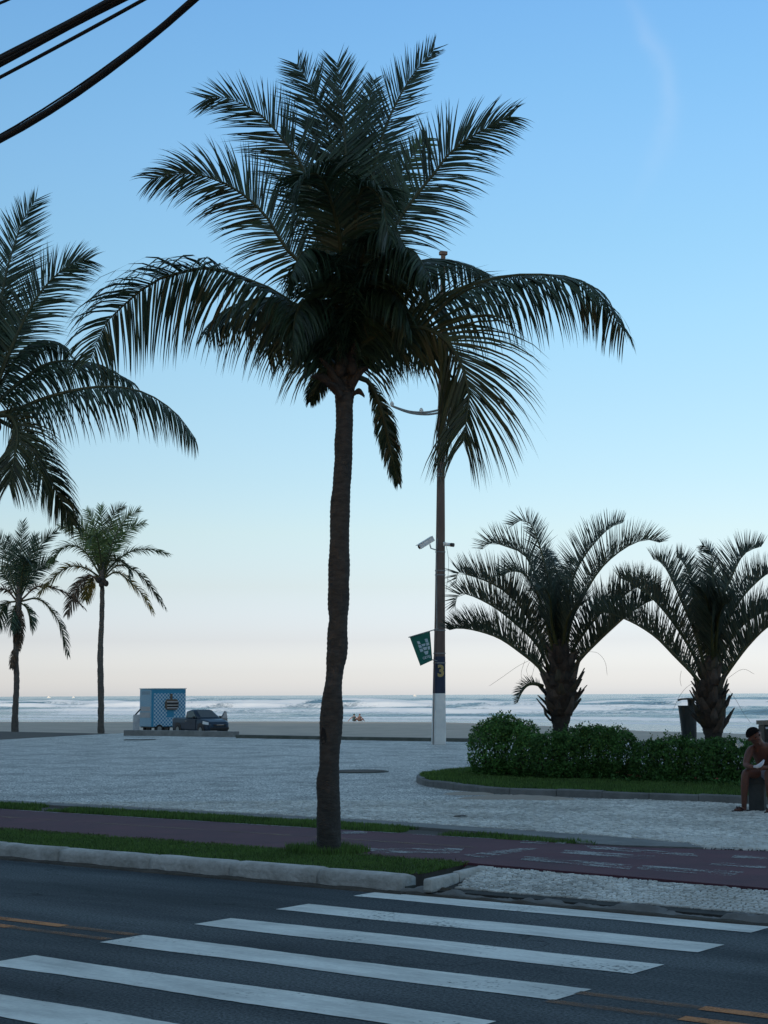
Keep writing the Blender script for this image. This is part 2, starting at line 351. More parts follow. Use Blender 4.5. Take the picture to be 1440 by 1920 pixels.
strip('yellow_line', -4.40, -3.60, 7.60, 7.69, .004, YELLOWW, road)
strip('yellow_line', -3.615, 50, 7.89, 8.0, .004, YELLOW, road)
strip('yellow_line', -3.595, 50, 7.59, 7.70, .004, YELLOW, road)

# dirt along the gutter: an uneven low ridge of soil and broken concrete
def ridge(name, x0, x1, yc, wid, h, m, seed, nx=260, ny=10, zb=.006):
    xs = np.linspace(x0, x1, nx); v = []; f = []
    for i, x in enumerate(xs):
        w = wid(x) if callable(wid) else wid; y0 = yc(x) if callable(yc) else yc
        for j in range(ny):
            t = j/(ny-1); y = y0 + (t-.5)*w*(1+.35*(float(fbm(np.array(x*1.7), np.array(seed+.1), seed))-.5)*2)
            n_ = float(fbm(np.array(x*5.5), np.array(y*11.0), seed+3, 6)); e = math.sin(math.pi*t)
            hh = h(x) if callable(h) else h
            v.append((x, y, zb + e*hh*(.15+2.2*max(0, n_-.36)) - .03*(1-min(1, e*5))))
    for i in range(nx-1):
        for j in range(ny-1): f.append((i*ny+j, (i+1)*ny+j, (i+1)*ny+j+1, i*ny+j+1))
    o = mk(name, v, f, m, smooth=True); o['kind'] = 'structure'; return o
ridge('gutter_dirt', -40, -7.7, 10.97, .22, .022, DIRT, 5, 500, 7)
ridge('gutter_dirt', -7.9, 4, 11.00, .18, .022, DIRT, 9, 300, 8)
ridge('broken_concrete_edge', -7.8, 4, 11.10, .17, .075, CONC, 21, 420, 12, 0.0)
ridge('gutter_dirt', -8.1, -7.1, 11.22, .28, .05, DIRT, 33, 120, 10, 0.0)

# kerb stones with worn, rounded tops
kerb = MB().prism([(-60, 11.10), (-7.78, 11.10), (-7.78, 11.24), (-60, 11.24)], -.1, .045).build('kerb', CONCDARK); kerb['kind'] = 'structure'
def kerb_stone(x0, x1, y0, y1, h, m, parent, seed, base=0.0):
    L = x1-x0; nx = max(6, int(L/.05)); prof = [(0, 0), (.02, .55), (.08, .86), (.25, 1.0), (.55, 1.02), (.85, .98), (1, .86), (1, 0)]
    v = []; f = []; k = len(prof)
    for i in range(nx+1):
        x = x0+L*i/nx; e = min(1, (x-x0)/.05, (x1-x)/.05); e = .93+.07*max(0, e)**.5
        for (a, b) in prof:
            n_ = float(fbm(np.array(x*3.3+seed), np.array(a*2.2+b), seed, 4))-.5
            v.append((x, y0+(y1-y0)*a+n_*.016*(b > .1), base+h*b*e*(1+n_*.10)))
    for i in range(nx):
        for j in range(k-1): f.append((i*k+j, (i+1)*k+j, (i+1)*k+j+1, i*k+j+1))
    f.append(tuple(range(k))); f.append(tuple(range((nx+1)*k-1, nx*k-1, -1)))
    return mk('kerb_stone', v, f, m, parent, smooth=True)
x = -7.80; i = 0
while x > -26:
    L = random.choice((1.05, 1.2, 1.3, .95)); kerb_stone(x-L+.012, x, 11.05+random.uniform(-.008, .008), 11.27, .142+random.uniform(-.006, .006), KERBW, kerb, 40+i); x -= L; i += 1
ridge_l = MB().box((-43, 11.17, .07), (33.9, .24, .17), bev=.03).build('kerb_run', KERBW, kerb)

# verge, its end kerb, cycle path, grass strip and edging
VERGE = [(-60, 11.28), (-7.95, 11.28), (-7.85, 11.45), (-7.95, 12.28), (-60, 12.42)]
slab('verge_soil', VERGE, -.05, .125, SOIL)
ek = MB().build('kerb', CONCDARK) if False else thing('verge_end_kerb', (-7.8, 11.8, .1), 'short pale kerb closing the end of the grass verge beside the crossing', 'kerb')
a, b_ = G(800, 1650, .13), G(905, 1623, .15)
for k in range(2):
    p, q = a.lerp(b_, k*.5+.005), a.lerp(b_, k*.5+.495); d = (q-p); rz = math.atan2(d.y, d.x)
    MB().box((p+q)/2-Vector((0, 0, .055)), (d.length, .085, .12), Matrix.Rotation(rz, 3, 'Z'), bev=.025).build('kerb_stone', KERBW, ek)
PATH = [(-160, 12.42), (-60, 12.42), (-8.0, 12.28), (-4.85, 12.02), (3, 11.9), (70, 11.9), (70, 14.9), (-5.98, 14.80), (-7.4, 14.42), (-9.0, 14.45), (-60, 14.75), (-160, 14.75)]
cyc = slab('cycle_path', PATH, -.1, .137, PATHRED)
def quad_px(name, pts, z, m, parent): return mk(name, [G(px, py, z) for px, py in pts], [(0, 1, 2, 3)], m, parent)
Zp = .1415
for q in ([(1095, 1584), (1300, 1600), (1310, 1606), (1110, 1592)], [(1060, 1593), (1230, 1605), (1215, 1611), (1050, 1599)], [(985, 1605), (1190, 1622), (1180, 1630), (975, 1612)],
          [(1200, 1622), (1400, 1634), (1370, 1642), (1190, 1629)], [(1380, 1602), (1440, 1607), (1440, 1612), (1370, 1608)], [(1340, 1616), (1440, 1624), (1432, 1629), (1330, 1621)],
          [(865, 1603), (990, 1588), (1010, 1591), (900, 1609)], [(690, 1590), (870, 1590), (860, 1600), (700, 1599)], [(640, 1559), (690, 1559), (685, 1564), (635, 1563)],
          [(980, 1575), (1030, 1577), (1025, 1582), (975, 1580)], [(1045, 1577), (1064, 1578), (1058, 1583), (1040, 1582)]):
    quad_px('path_marking', q, Zp, PATHWHITE, cyc)
strip('path_centre_line', -60, -8.6, 13.46, 13.54, Zp, PATHYEL, cyc)
strip('path_edge_line', -60, -8.9, 14.36, 14.42, Zp, PATHWHITE, cyc)
STRIPG = [(-60, 14.75), (-9.0, 14.45), (-7.9, 14.42), (-8.2, 14.75), (-11.2, 15.22), (-60, 15.3)]
slab('strip_soil', STRIPG, -.05, .12, SOIL)
slab('concrete_edging', [(-60, 15.3), (-11.2, 15.22), (-8.2, 14.75), (-7.9, 14.42), (-7.4, 14.42), (-6.6, 14.66), (-6.95, 15.0), (-8.0, 15.25), (-11.2, 15.58), (-60, 15.62)], -.1, .152, CONC)
# plaza of stone mosaic
PLAZA = [(-43.5, 15.62), (-11.2, 15.58), (-8.0, 15.25), (-6.95, 15.0), (-6.6, 14.66), (-5.98, 14.80), (70, 14.9), (70, 46), (-22.8, 46), (-27.3, 43.4), (-33.5, 43.6), (-39.5, 45.2), (-47.2, 47.2), (-46.6, 45), (-45.6, 41.8), (-44, 37.2), (-43, 30)]
plaza = slab('plaza', PLAZA, -.3, .148, MOSAIC)
def apron_z(y): return .030+np.clip((np.asarray(y)-11.12)/.85, 0, 1)*.085
AP = [(-7.55, 11.12), (-7.9, 12.27), (-4.85, 12.02), (3, 11.9), (40, 11.9), (40, 11.05), (3, 11.08)]
apron = mk('stone_apron', [(x, y, float(apron_z(y))) for x, y in AP]+[(x, y, -.1) for x, y in AP], [(6, 5, 4, 3), (6, 3, 2), (6, 2, 1, 0), (0, 1, 8, 7), (5, 6, 13, 12), (6, 0, 7, 13)], GROUT); apron['kind'] = 'structure'
# dark soil left of the plaza, sand, low walls at the plaza edge
sheet('dirt_track', [(-90, 30), (-43, 30), (-44, 37.2), (-45.6, 41.8), (-46.6, 45), (-47.2, 47.2), (-50, 48.8), (-64, 50), (-120, 52)], .03, SOIL)
sheet('lawn_base', [(-160, 14.75), (-60, 14.75), (-43.5, 15.62), (-43, 30), (-90, 30), (-160, 30)], .10, SOIL)

def stones(poly, z, sp, maxd, seed, grout_parent, n_ind, zfun=None, pmax=1500):
    """irregular split stones set in a jittered lattice; the largest in view are objects of their own"""
    rng = np.random.default_rng(seed)
    x0, x1 = min(p[0] for p in poly), max(p[0] for p in poly); y0, y1 = min(p[1] for p in poly), max(p[1] for p in poly)
    nx, ny = int((x1-x0)/sp)+2, int((y1-y0)/sp)+2
    gx, gy = np.meshgrid(np.arange(nx+1), np.arange(ny+1), indexing='ij')
    ang = .5
    X = x0+gx*sp+rng.uniform(-.3, .3, gx.shape)*sp + .5*sp*(gy % 2); Y = y0+gy*sp+rng.uniform(-.27, .27, gx.shape)*sp
    c = np.stack([np.stack([X[:-1, :-1], Y[:-1, :-1]], -1), np.stack([X[1:, :-1], Y[1:, :-1]], -1), np.stack([X[1:, 1:], Y[1:, 1:]], -1), np.stack([X[:-1, 1:], Y[:-1, 1:]], -1)], 2).reshape(-1, 4, 2)
    # merge-free lattice: odd rows shift, so rebuild each cell from its own row for clean quads
    cen = c.mean(1)
    px, py, d = to_px(cen[:, 0], cen[:, 1], z)
    k = inpoly(cen[:, 0], cen[:, 1], poly) & (px > -60) & (px < pmax) & (py < 2600) & (d < maxd) & (d > 1)
    c = c[k]; cen = cen[k]; d = d[k]+1000*((px[k] > 1440) | (px[k] < 0) | (py[k] > 1920))
    order = np.argsort(d); c = c[order]; cen = cen[order]
    n = len(c); sc = rng.uniform(.66, .88, (n, 1, 1)); low = cen[:, None, :]+(c-cen[:, None, :])*sc; top = cen[:, None, :]+(c-cen[:, None, :])*sc*.82
    hz = z+.010+rng.uniform(-.003, .003, (n, 1))+rng.uniform(-.0035, .0035, (n, 4))
    V = np.concatenate([np.concatenate([low, np.full((n, 4, 1), z-.012)], 2), np.concatenate([low, (hz-.006)[:, :, None]], 2), np.concatenate([top, hz[:, :, None]], 2)], 1)   # n,12,3
    F = [(8, 9, 10, 11)]+[(a_, (a_+1) % 4, 4+(a_+1) % 4, 4+a_) for a_ in range(4)]+[(4+a_, 4+(a_+1) % 4, 8+(a_+1) % 4, 8+a_) for a_ in range(4)]
    if zfun is not None: V[:, :, 2] += zfun(V[:, :, 1])
    for i in range(min(n_ind, n)):
        o = mk('paving_stone', V[i], F, STONE, grout_parent, origin=None)
    rest = V[n_ind:]
    if len(rest):
        FF = (np.array(F)[None]+12*np.arange(len(rest))[:, None, None]).reshape(-1, 4).tolist()
        o = mk('paving_stones', rest.reshape(-1, 3), FF, STONE, grout_parent); o['kind'] = 'stuff'
    return n
n1 = stones([(-7.35, 11.26), (8, 11.15), (8, 11.88), (3, 11.88), (-4.85, 11.99), (-7.75, 12.22)], 0.0, .047, 30, 3, apron, 300, apron_z, 3600)
NEAR = [(-30, 15.64), (-11.2, 15.6), (-8.0, 15.28), (-6.95, 15.05), (-6.6, 14.72), (-5.98, 14.83), (6, 14.86), (6, 28), (-30, 28)]
n2 = stones(NEAR, .150, .056, 22.5, 4, plaza, 300)
print('stones', n1, n2)

# sand and sea
def shore_shift(x): return np.interp(x, [-400, -200, -150, -120, -100, -85, -60, -30, 100], [-18, -15, -12, 4, 6, -2, -22, -34, -40])
def sand_z(x, y):
    s = y - shore_shift(x)
    return np.interp(s, [0, 46, 75, 105, 145, 200], [0.0, 0.0, -.55, -1.0, -1.5, -2.3])
xs = np.concatenate([np.linspace(-420, -200, 40, endpoint=False), np.linspace(-200, -20, 240, endpoint=False), np.linspace(-20, 120, 30)])
ys = np.concatenate([np.linspace(15, 45, 12, endpoint=False), np.linspace(45, 190, 170)])
X, Y = np.meshgrid(xs, ys, indexing='ij')
Z = sand_z(X, Y) + (fbm(X*.35, Y*.5, 5)-.5)*.22*np.clip((Y-46)/10, 0, 1)*np.clip((150-Y+shore_shift(X))/40, .12, 1) - .02
ny = len(ys)
f = [(i*ny+j, (i+1)*ny+j, (i+1)*ny+j+1, i*ny+j+1) for i in range(len(xs)-1) for j in range(ny-1)]
beach = mk('beach', np.stack([X, Y, Z], -1).reshape(-1, 3), f, SAND, smooth=True); beach['kind'] = 'structure'

SEA = -1.5
def sea_mesh():
    phi = np.linspace(R(8), R(64), 560)                  # heading left of straight out to sea
    v_ = np.concatenate([np.linspace(92, 330, 250, endpoint=False), np.geomspace(330, 1100, 150, endpoint=False), np.geomspace(1100, 40000, 34)])
    PH, V = np.meshgrid(phi, v_, indexing='ij'); X = -V*np.tan(PH); Y = V + shore_shift(X)*np.clip(1-(V-120)/120, 0, 1)
    S = V
    Z = np.zeros_like(X); foam = np.zeros_like(X)
    # breakers: (distance out, height, face width, back width, seed, foam trail, share of crest that is broken)
    for (c, h, wf, wb, sd_, tr, br) in ((172, .35, 2.0, 5, 1, 12, .75), (194, .55, 2.4, 7, 2, 16, .5), (226, 1.25, 2.6, 8, 3, 28, .68), (262, 1.0, 3, 9, 4, 26, .52), (305, 1.6, 3.2, 10, 5, 36, .64),
                                         (358, 1.6, 4, 12, 6, 38, .52), (425, 1.9, 4.5, 14, 7, 50, .58), (510, 2.0, 6, 18, 8, 50, .42), (620, 2.0, 7, 22, 9, 46, .32), (770, 1.9, 9, 26, 10, 50, .26), (940, 1.7, 11, 30, 12, 40, .16)):
        cen = c + (fbm(X/70, X*0+sd_*3.7, sd_)-.5)*26*(c/300)**.5 + (fbm(X/14, X*0+sd_, sd_+5)-.5)*3
        am = np.clip(1.9*fbm(X/55, X*0+sd_*1.3, sd_+9)-.38, .12, 1.25)
        d = S-cen
        pr = np.where(d < 0, np.exp(-(d/wf)**2), np.exp(-(d/wb)**2))
        Z += h*am*pr
        b = np.clip((fbm(X/30, X*0+sd_*2.1, sd_+31, 5)-(1-br)+.12)*4.5, 0, 1)*np.clip(am*1.4, 0, 1)
        edge = fbm(X/5, S/5, sd_+41)
        wt = np.where(d < 1.2, np.exp(np.minimum(d, 0)/(tr*.42)), np.exp(-np.maximum(d-1.2, 0)/1.5))
        foam = np.maximum(foam, b*wt*(.62+.7*edge))
        Z += .22*b*wt*(edge-.4)
    Z += .45*(fbm(X/9, S/4.5, 70)-.5)*np.clip((S-180)/40, 0, 1) + .10*(fbm(X/6, S/4, 71)-.5)*np.clip((S-150)/40, 0, 1) + .25*(fbm(X/22, S/12, 73)-.5)*np.clip((S-170)/80, 0, 1)
    sw = np.clip(1-np.abs(S-158)/9, 0, 1)*np.clip(fbm(X/25, S/3.2, 77)*2.4-.75, 0, 1)
    foam = np.maximum(foam, sw*.95)
    far = np.clip((S-500)/700, 0, 1); foam = np.maximum(foam*(1-.5*far), np.clip((fbm(X/40, S/14, 81, 5)-.70)*5, 0, .6)*(S < 900))
    Z *= np.clip((2500-S)/1500, 0, 1)
    nv = len(v_)
    F = [(i*nv+j, i*nv+j+1, (i+1)*nv+j+1, (i+1)*nv+j) for i in range(len(phi)-1) for j in range(nv-1)]
    o = mk('sea', np.stack([X, Y, Z+SEA], -1).reshape(-1, 3), F, None, smooth=True)
    at = o.data.attributes.new('foam', 'FLOAT', 'POINT'); at.data.foreach_set('value', foam.reshape(-1).astype(np.float32))
    return o
sea = sea_mesh(); sea['kind'] = 'structure'
def water_mat():
    m, n, l, b = node_mat('sea_water')
    tc = n.new('ShaderNodeTexCoord')
    at = n.new('ShaderNodeAttribute'); at.attribute_name = 'foam'
    no = n.new('ShaderNodeTexNoise'); no.inputs['Scale'].default_value = .9; no.inputs['Detail'].default_value = 8; no.inputs['Roughness'].default_value = .7; l.new(tc.outputs['Object'], no.inputs['Vector'])
    a = n.new('ShaderNodeMath'); a.operation = 'MULTIPLY_ADD'; a.inputs[1].default_value = 1.0; a.inputs[2].default_value = -.5; l.new(no.outputs[0], a.inputs[0])
    s = n.new('ShaderNodeMath'); s.operation = 'ADD'; l.new(at.outputs['Fac'], s.inputs[0]); l.new(a.outputs[0], s.inputs[1])
    mr = n.new('ShaderNodeMapRange'); mr.inputs[1].default_value = .30; mr.inputs[2].default_value = .58; l.new(s.outputs[0], mr.inputs[0])
    b.inputs['Base Color'].default_value = (.075, .12, .13, 1); b.inputs['Roughness'].default_value = .16; b.inputs['IOR'].default_value = 1.33
    n1 = n.new('ShaderNodeTexNoise'); n1.inputs['Scale'].default_value = .8; n1.inputs['Detail'].default_value = 6; l.new(tc.outputs['Object'], n1.inputs['Vector'])
    bp = n.new('ShaderNodeBump'); bp.inputs['Strength'].default_value = 1.0; bp.inputs['Distance'].default_value = .6; l.new(n1.outputs[0], bp.inputs['Height']); l.new(bp.outputs[0], b.inputs['Normal'])
    fo = n.new('ShaderNodeBsdfDiffuse'); fo.inputs[0].default_value = (.80, .82, .83, 1)
    ms = n.new('ShaderNodeMixShader'); l.new(mr.outputs[0], ms.inputs[0]); l.new(b.outputs[0], ms.inputs[1]); l.new(fo.outputs[0], ms.inputs[2])
    l.new(ms.outputs[0], n['Material Output'].inputs[0]); return m
sea.data.materials.append(water_mat())

# low concrete beams along the back of the plaza
def beam(name, pts, w, z0, z1, m, label):
    t = thing(name, (pts[0][0], pts[0][1], z0), label, 'low wall')
    for k in range(len(pts)-1):
        p, q = Vector((*pts[k], 0)), Vector((*pts[k+1], 0)); L = (q-p).length; n = max(1, round(L/4)); rz = math.atan2(q.y-p.y, q.x-p.x)
        for j in range(n):
            c = p.lerp(q, (j+.5)/n); MB().box((c.x, c.y, (z0+z1)/2+random.uniform(-.012, .012)), (L/n-.02, w, z1-z0), Matrix.Rotation(rz, 3, 'Z'), bev=.02).build('kerb_block', m, t)
    return t
pA = [tuple(G(236, 1379, .15)[:2]), tuple(G(340, 1380, .15)[:2]), tuple(G(443, 1382, .15)[:2])]
beam('low_wall', pA, .35, -.2, .36, CONC, 'low grey concrete beam on the plaza edge in front of the pickup')
pB = [tuple(G(446, 1383.5, .15)[:2]), tuple(G(640, 1387, .15)[:2]), tuple(G(900, 1391, .15)[:2]), tuple(G(1010, 1392, .15)[:2])]
beam('low_wall', pB, .3, -.2, .27, CONCDARK, 'low mossy kerb along the plaza edge behind the tall white-footed pole')

# planted bed with its kerb
BEDPX = [(1700, 1524), (1390, 1507), (1200, 1499), (1080, 1494), (960, 1490), (870, 1482), (815, 1475), (795, 1470), (788, 1466), (792, 1462), (805, 1459)]
bp_ = [G(x, y, .15) for x, y in BEDPX]
bed_front = spline([(p.x, p.y) for p in bp_], 60)
BED = [tuple(p) for p in bed_front] + [(-16.4, 25.6), (-16.4, 28.5), (-13, 31.5), (0, 31.5), (2, 21)]
slab('bed_soil', BED, -.05, .215, SOIL)
bk = thing('bed_kerb', tuple(bp_[4]), 'curved concrete kerb edging the planted bed on the plaza', 'kerb')
outer = spline([(p.x, p.y) for p in bp_]+[(-16.45, 25.6), (-16.45, 28.5)], 2)
dense = spline([(p.x, p.y) for p in bp_]+[(-16.5, 25.6), (-16.5, 28.5)], 400)
seglen = np.concatenate([[0], np.cumsum(np.linalg.norm(np.diff(dense, axis=0), axis=1))]); s0 = 0
while s0 < seglen[-1]-.1:
    L = .78; pts = [np.array([np.interp(s, seglen, dense[:, 0]), np.interp(s, seglen, dense[:, 1])]) for s in np.linspace(s0+.006, min(s0+L-.006, seglen[-1]), 6)]
    mb = MB(); prof = [(-.07, 0), (-.07, .10), (-.055, .118), (.055, .118), (.07, .10), (.07, 0)]; v = []; hj = random.uniform(-.008, .008)
    for i, p in enumerate(pts):
        t = pts[min(i+1, 5)]-pts[max(i-1, 0)]; t = t/np.linalg.norm(t); nrm = np.array([-t[1], t[0]])
        for (o_, h_) in prof: q = p+nrm*o_; v.append((q[0], q[1], .14+h_+(hj if h_ > 0 else 0)))
    k = len(prof); f = [(i*k+j, i*k+j+1, (i+1)*k+j+1, (i+1)*k+j) for i in range(5) for j in range(k-1)] + [tuple(range(k-1, -1, -1)), tuple(range(5*k, 6*k))]
    mb.add(v, f).build('kerb_stone', CONC, bk); s0 += L
# sand washed against the bed kerb, a round inspection cover, small litter
def lump(name, c, rx, ry, h, m, seed, n=24):
    v = [(c[0], c[1], c[2]+h)]; f = []
    for r_ in range(1, 5):
        for k in range(n):
            a_ = 2*math.pi*k/n; w = 1+.5*(float(fbm(np.array(math.cos(a_)*1.3+seed), np.array(math.sin(a_)*1.3), seed))-.5)*2
            rr = r_/4*w; hz = h*(1-(r_/4)**2)*(.7+.6*random.random())-(.02 if r_ == 4 else 0)
            v.append((c[0]+RT0.x*rx*rr*math.cos(a_)+FH.x*ry*rr*math.sin(a_), c[1]+RT0.y*rx*rr*math.cos(a_)+FH.y*ry*rr*math.sin(a_), c[2]+hz))
    for k in range(n): f.append((0, 1+k, 1+(k+1) % n))
    for r_ in range(3):
        for k in range(n): f.append((1+r_*n+k, 1+(r_+1)*n+k, 1+(r_+1)*n+(k+1) % n, 1+r_*n+(k+1) % n))
    o = mk(name, v, f, m, smooth=True); o['kind'] = 'stuff'; return o
lump('drifted_sand', G(960, 1497, .15), .75, .35, .05, SAND, 3); lump('drifted_sand', G(1030, 1500, .15), .5, .25, .04, SAND, 4); lump('drifted_sand', G(880, 1489, .15), .5, .25, .03, SAND, 6)
c = G(672, 1447, .15); t = thing('inspection_cover', tuple(c), 'dark round concrete cover set in the plaza behind the big palm trunk', 'cover')
MB().tube([c-Vector((0, 0, .05)), c+Vector((0, 0, .012))], [.62, .62], 32).build('rim', CONCDARK, t)
MB().tube([c, c+Vector((0, 0, .022))], [.55, .54], 32).build('lid', SOIL, t)

c = G(262, 1387.5, .15); t = thing('drain_cover', tuple(c), 'long dark drain slab set in the plaza in front of the concrete beam', 'cover')
for k in range(3): MB().box(c+RT0*(k-1)*.36+Vector((0, 0, .004)), (.35, .5, .04), Matrix.Rotation(YAW, 3, 'Z'), bev=.008).build('slab', CONCDARK, t)
# grass
def blades(name, poly, z, dens, h, m, seed, lean=.5, clump=0, wid=.006, maxd=60, edge=0):
    rng = np.random.default_rng(seed)
    x0, x1 = min(p[0] for p in poly), max(p[0] for p in poly); y0, y1 = min(p[1] for p in poly), max(p[1] for p in poly)
    n = int((x1-x0)*(y1-y0)*dens); X = rng.uniform(x0, x1, n); Y = rng.uniform(y0, y1, n)
    px, py, d = to_px(X, Y, z); k = inpoly(X, Y, poly) & (px > -150) & (px < 2700) & (d > 1) & (d < maxd)
    if clump: k &= fbm(X*clump, Y*clump, seed) > .38
    X, Y, d = X[k], Y[k], d[k]; n = len(X)
    if n == 0: return
    a_ = rng.uniform(0, 2*np.pi, n); hh = h*rng.uniform(.55, 1.25, n)*(.7+.6*fbm(X*1.5, Y*1.5, seed+2)); w = wid*rng.uniform(.7, 1.4, n)*np.maximum(1, d/14)
    la = rng.uniform(0, 2*np.pi, n); ll = hh*lean*rng.uniform(.1, 1, n)
    v0 = np.stack([X-np.cos(a_)*w, Y-np.sin(a_)*w, np.full(n, z)], -1); v1 = np.stack([X+np.cos(a_)*w, Y+np.sin(a_)*w, np.full(n, z)], -1); v2 = np.stack([X+np.cos(la)*ll, Y+np.sin(la)*ll, z+hh], -1)
    V = np.stack([v0, v1, v2], 1).reshape(-1, 3); F = np.arange(3*n).reshape(-1, 3).tolist()
    o = mk(name, V, F, m); o['kind'] = 'stuff'; tag(o, None); return o
blades('verge_grass', [(-24, 11.26), (-7.95, 11.26), (-7.82, 11.45), (-7.92, 12.33), (-24, 12.45)], .12, 5600, .032, GRASS, 1, lean=.9)
blades('verge_grass', [(-26, 14.72), (-9.0, 14.40), (-7.6, 14.40), (-8.2, 14.78), (-11.2, 15.2), (-26, 15.3)], .115, 3200, .06, GRASS, 2, clump=1.2)
blades('verge_grass', [(-26, 12.36), (-8.1, 12.22), (-8.1, 12.4), (-26, 12.52)], .125, 1200, .03, GRASSDRY, 12, clump=2)
pb = G(615, 1597, .13)
blades('grass_tuft', [(pb.x+.45*math.cos(a), pb.y+.4*math.sin(a)) for a in np.linspace(0, 6.28, 14)[:-1]], .12, 3500, .085, GRASS, 5, wid=.007)
BEDG = [tuple(p) for p in dense[4:330]] + [(-15.5, 25.5), (-9, 25), (-4, 24.8), (0, 24.5)]
blades('bed_grass', BEDG, .21, 2600, .085, GRASS, 6, wid=.008)
print('setting done')

# ------------------------------------------------------------------ palms
def frond(parent, pts, D, d1=0., L=.75, n=70, k=0., g=1.0, m=None, wid=.020, r0=.03, bare=.12, vee=.25, mid=None, seed=0, name='frond', sweep=(68, 28), stub=.35, tipcurl=0, dbase=0.):
    """a feather leaf: arched rachis with two ranks of leaflets that leave it in the plane set by k and hang under their weight"""
    rng = random.Random(seed*7919+13)
    m = m or FROND
    npt = len(pts)
    w3 = []
    for i, (x, y) in enumerate(pts):
        t = i/(npt-1); off = dbase*(1-t) + (d1*t if mid is None else (2*mid*2*t*(1-t)/2 + d1*t*t))
        w3.append(P(x, y, D+off))
    NS = 46; C = spline([tuple(p) for p in w3], NS); C = [Vector(c) for c in C]
    mb = MB()
    rad = [max(.0035, r0*(1-i/(NS-1))**.8) for i in range(NS)]
    mb.tube(C[::3]+[C[-1]], rad[::3]+[.003], 6, m=0)
    k0, k1 = k if isinstance(k, tuple) else (k, k); ve0, ve1 = vee if isinstance(vee, tuple) else (vee, vee)
    prev = None
    v = []; f = []
    for i in range(n):
        t = bare+(1-bare)*(i+rng.random()*.5)/n; s = t*(NS-1); a = min(int(s), NS-2); fr = s-a
        p = C[a].lerp(C[a+1], fr); T = (C[min(a+2, NS-1)]-C[max(a-1, 0)]).normalized()
        kk_ = k0+(k1-k0)*t; ref = (Vector((0, 0, 1))*(1-kk_)+FH*kk_).normalized(); N = ref-T*ref.dot(T)
        if N.length < .15: N = prev if prev is not None else Vector((RT0))
        N.normalize(); prev = N; S = T.cross(N)
        tt = (t-bare)/(1-bare)
        prof = (stub+(1-stub)*min(1, tt/.28))*(1-.62*max(0, (tt-.55)/.45)**1.5)
        sw = R(sweep[0]+(sweep[1]-sweep[0])*tt)
        for sd_ in (-1, 1):
            ph = seed*1.7+sd_*2.3; bunch = math.sin(t*61+ph)*.5+math.sin(t*137+ph*2)*.5
            if rng.random() < .04 or bunch > .93: continue
            ln = L*prof*rng.uniform(.86, 1.1); aw = sw+R(rng.gauss(0, 3)+4.5*bunch); ve = ve0+(ve1-ve0)*tt+rng.gauss(0, .07)
            side = S*sd_*math.cos(ve)+N*math.sin(ve)
            d = (T*math.cos(aw)+side*math.sin(aw)).normalized()
            gg = g*rng.uniform(.82, 1.2); brk = rng.random() < .09; kk = 5; q = p.copy(); pts_ = [q.copy()]; dd = d.copy()
            for j in range(kk):
                u = (j+1)/kk; dd = (dd+Vector((0, 0, -1))*gg*.34*(u if j else .35)*(2.6 if brk and j == 2 else 1)).normalized(); q = q+dd*(ln/kk); pts_.append(q.copy())
            wv = (T*.85+Vector((rng.uniform(-.4, .4), rng.uniform(-.4, .4), rng.uniform(-.3, .3)))); b0 = len(v); W_ = wid*rng.uniform(.8, 1.15)*(.6+.4*prof)
            for j, pp in enumerate(pts_[:-1]):
                dj = (pts_[j+1]-pp).normalized(); wd = (wv-dj*wv.dot(dj)).normalized(); h = W_*(.6, 1, .9, .68, .38)[j]*.5
                v.append(pp-wd*h); v.append(pp+wd*h)
            v.append(pts_[-1])
            for j in range(kk-1): f.append((b0+2*j, b0+2*j+1, b0+2*j+3, b0+2*j+2))
            f.append((b0+2*(kk-1), b0+2*(kk-1)+1, b0+2*kk))
    mb.add(v, f, 1)
    return mb.build(name, [RACHIS if m is not FRONDB else FRONDB, m], parent)

def palm_trunk(parent, rows, D, m, seed, nseg=18, ring=.05, amp=.03):
    """rows: (y, x_left, x_right) seen on the photograph, from the ground up, at horizontal distance D"""
    pts = [P((a+b)/2, y, D) for y, a, b in rows]; rads = [abs(b-a)/2*D/FPX for y, a, b in rows]
    zs = [p.z for p in pts]; z0, z1 = zs[0]-.12, zs[-1]; n = max(20, int((z1-z0)/ring*2)); v = []; f = []
    cx = spline([(p.z, p.x, p.y) for p in pts], 200); cr = spline([(p.z, r_) for p, r_ in zip(pts, rads)], 200)
    oc = np.argsort(cx[:, 0]); cx = cx[oc]; cr = cr[np.argsort(cr[:, 0])]
    for i in range(n+1):
        z = z0+(z1-z0)*i/n; x = np.interp(z, cx[:, 0], cx[:, 1]); y = np.interp(z, cx[:, 0], cx[:, 2]); r_ = np.interp(z, cr[:, 0], cr[:, 1])
        r_ *= 1+(amp if i % 2 else -amp*.6)*(.5+random.random())
        for k in range(nseg):
            a = 2*math.pi*k/nseg; q = r_*(1+.24*(float(vnoise(np.array(z*6+math.sin(a)*1.5), np.array(math.cos(a)*1.5+seed), seed))-.5))
            v.append((x+q*math.cos(a), y+q*math.sin(a), z+.012*math.sin(a*2+seed)))
    for i in range(n):
        for k in range(nseg): f.append((i*nseg+k, i*nseg+(k+1) % nseg, (i+1)*nseg+(k+1) % nseg, (i+1)*nseg+k))
    f.append(tuple(range(n*nseg, (n+1)*nseg)))
    return mk('trunk', v, f, m, parent, smooth=True)

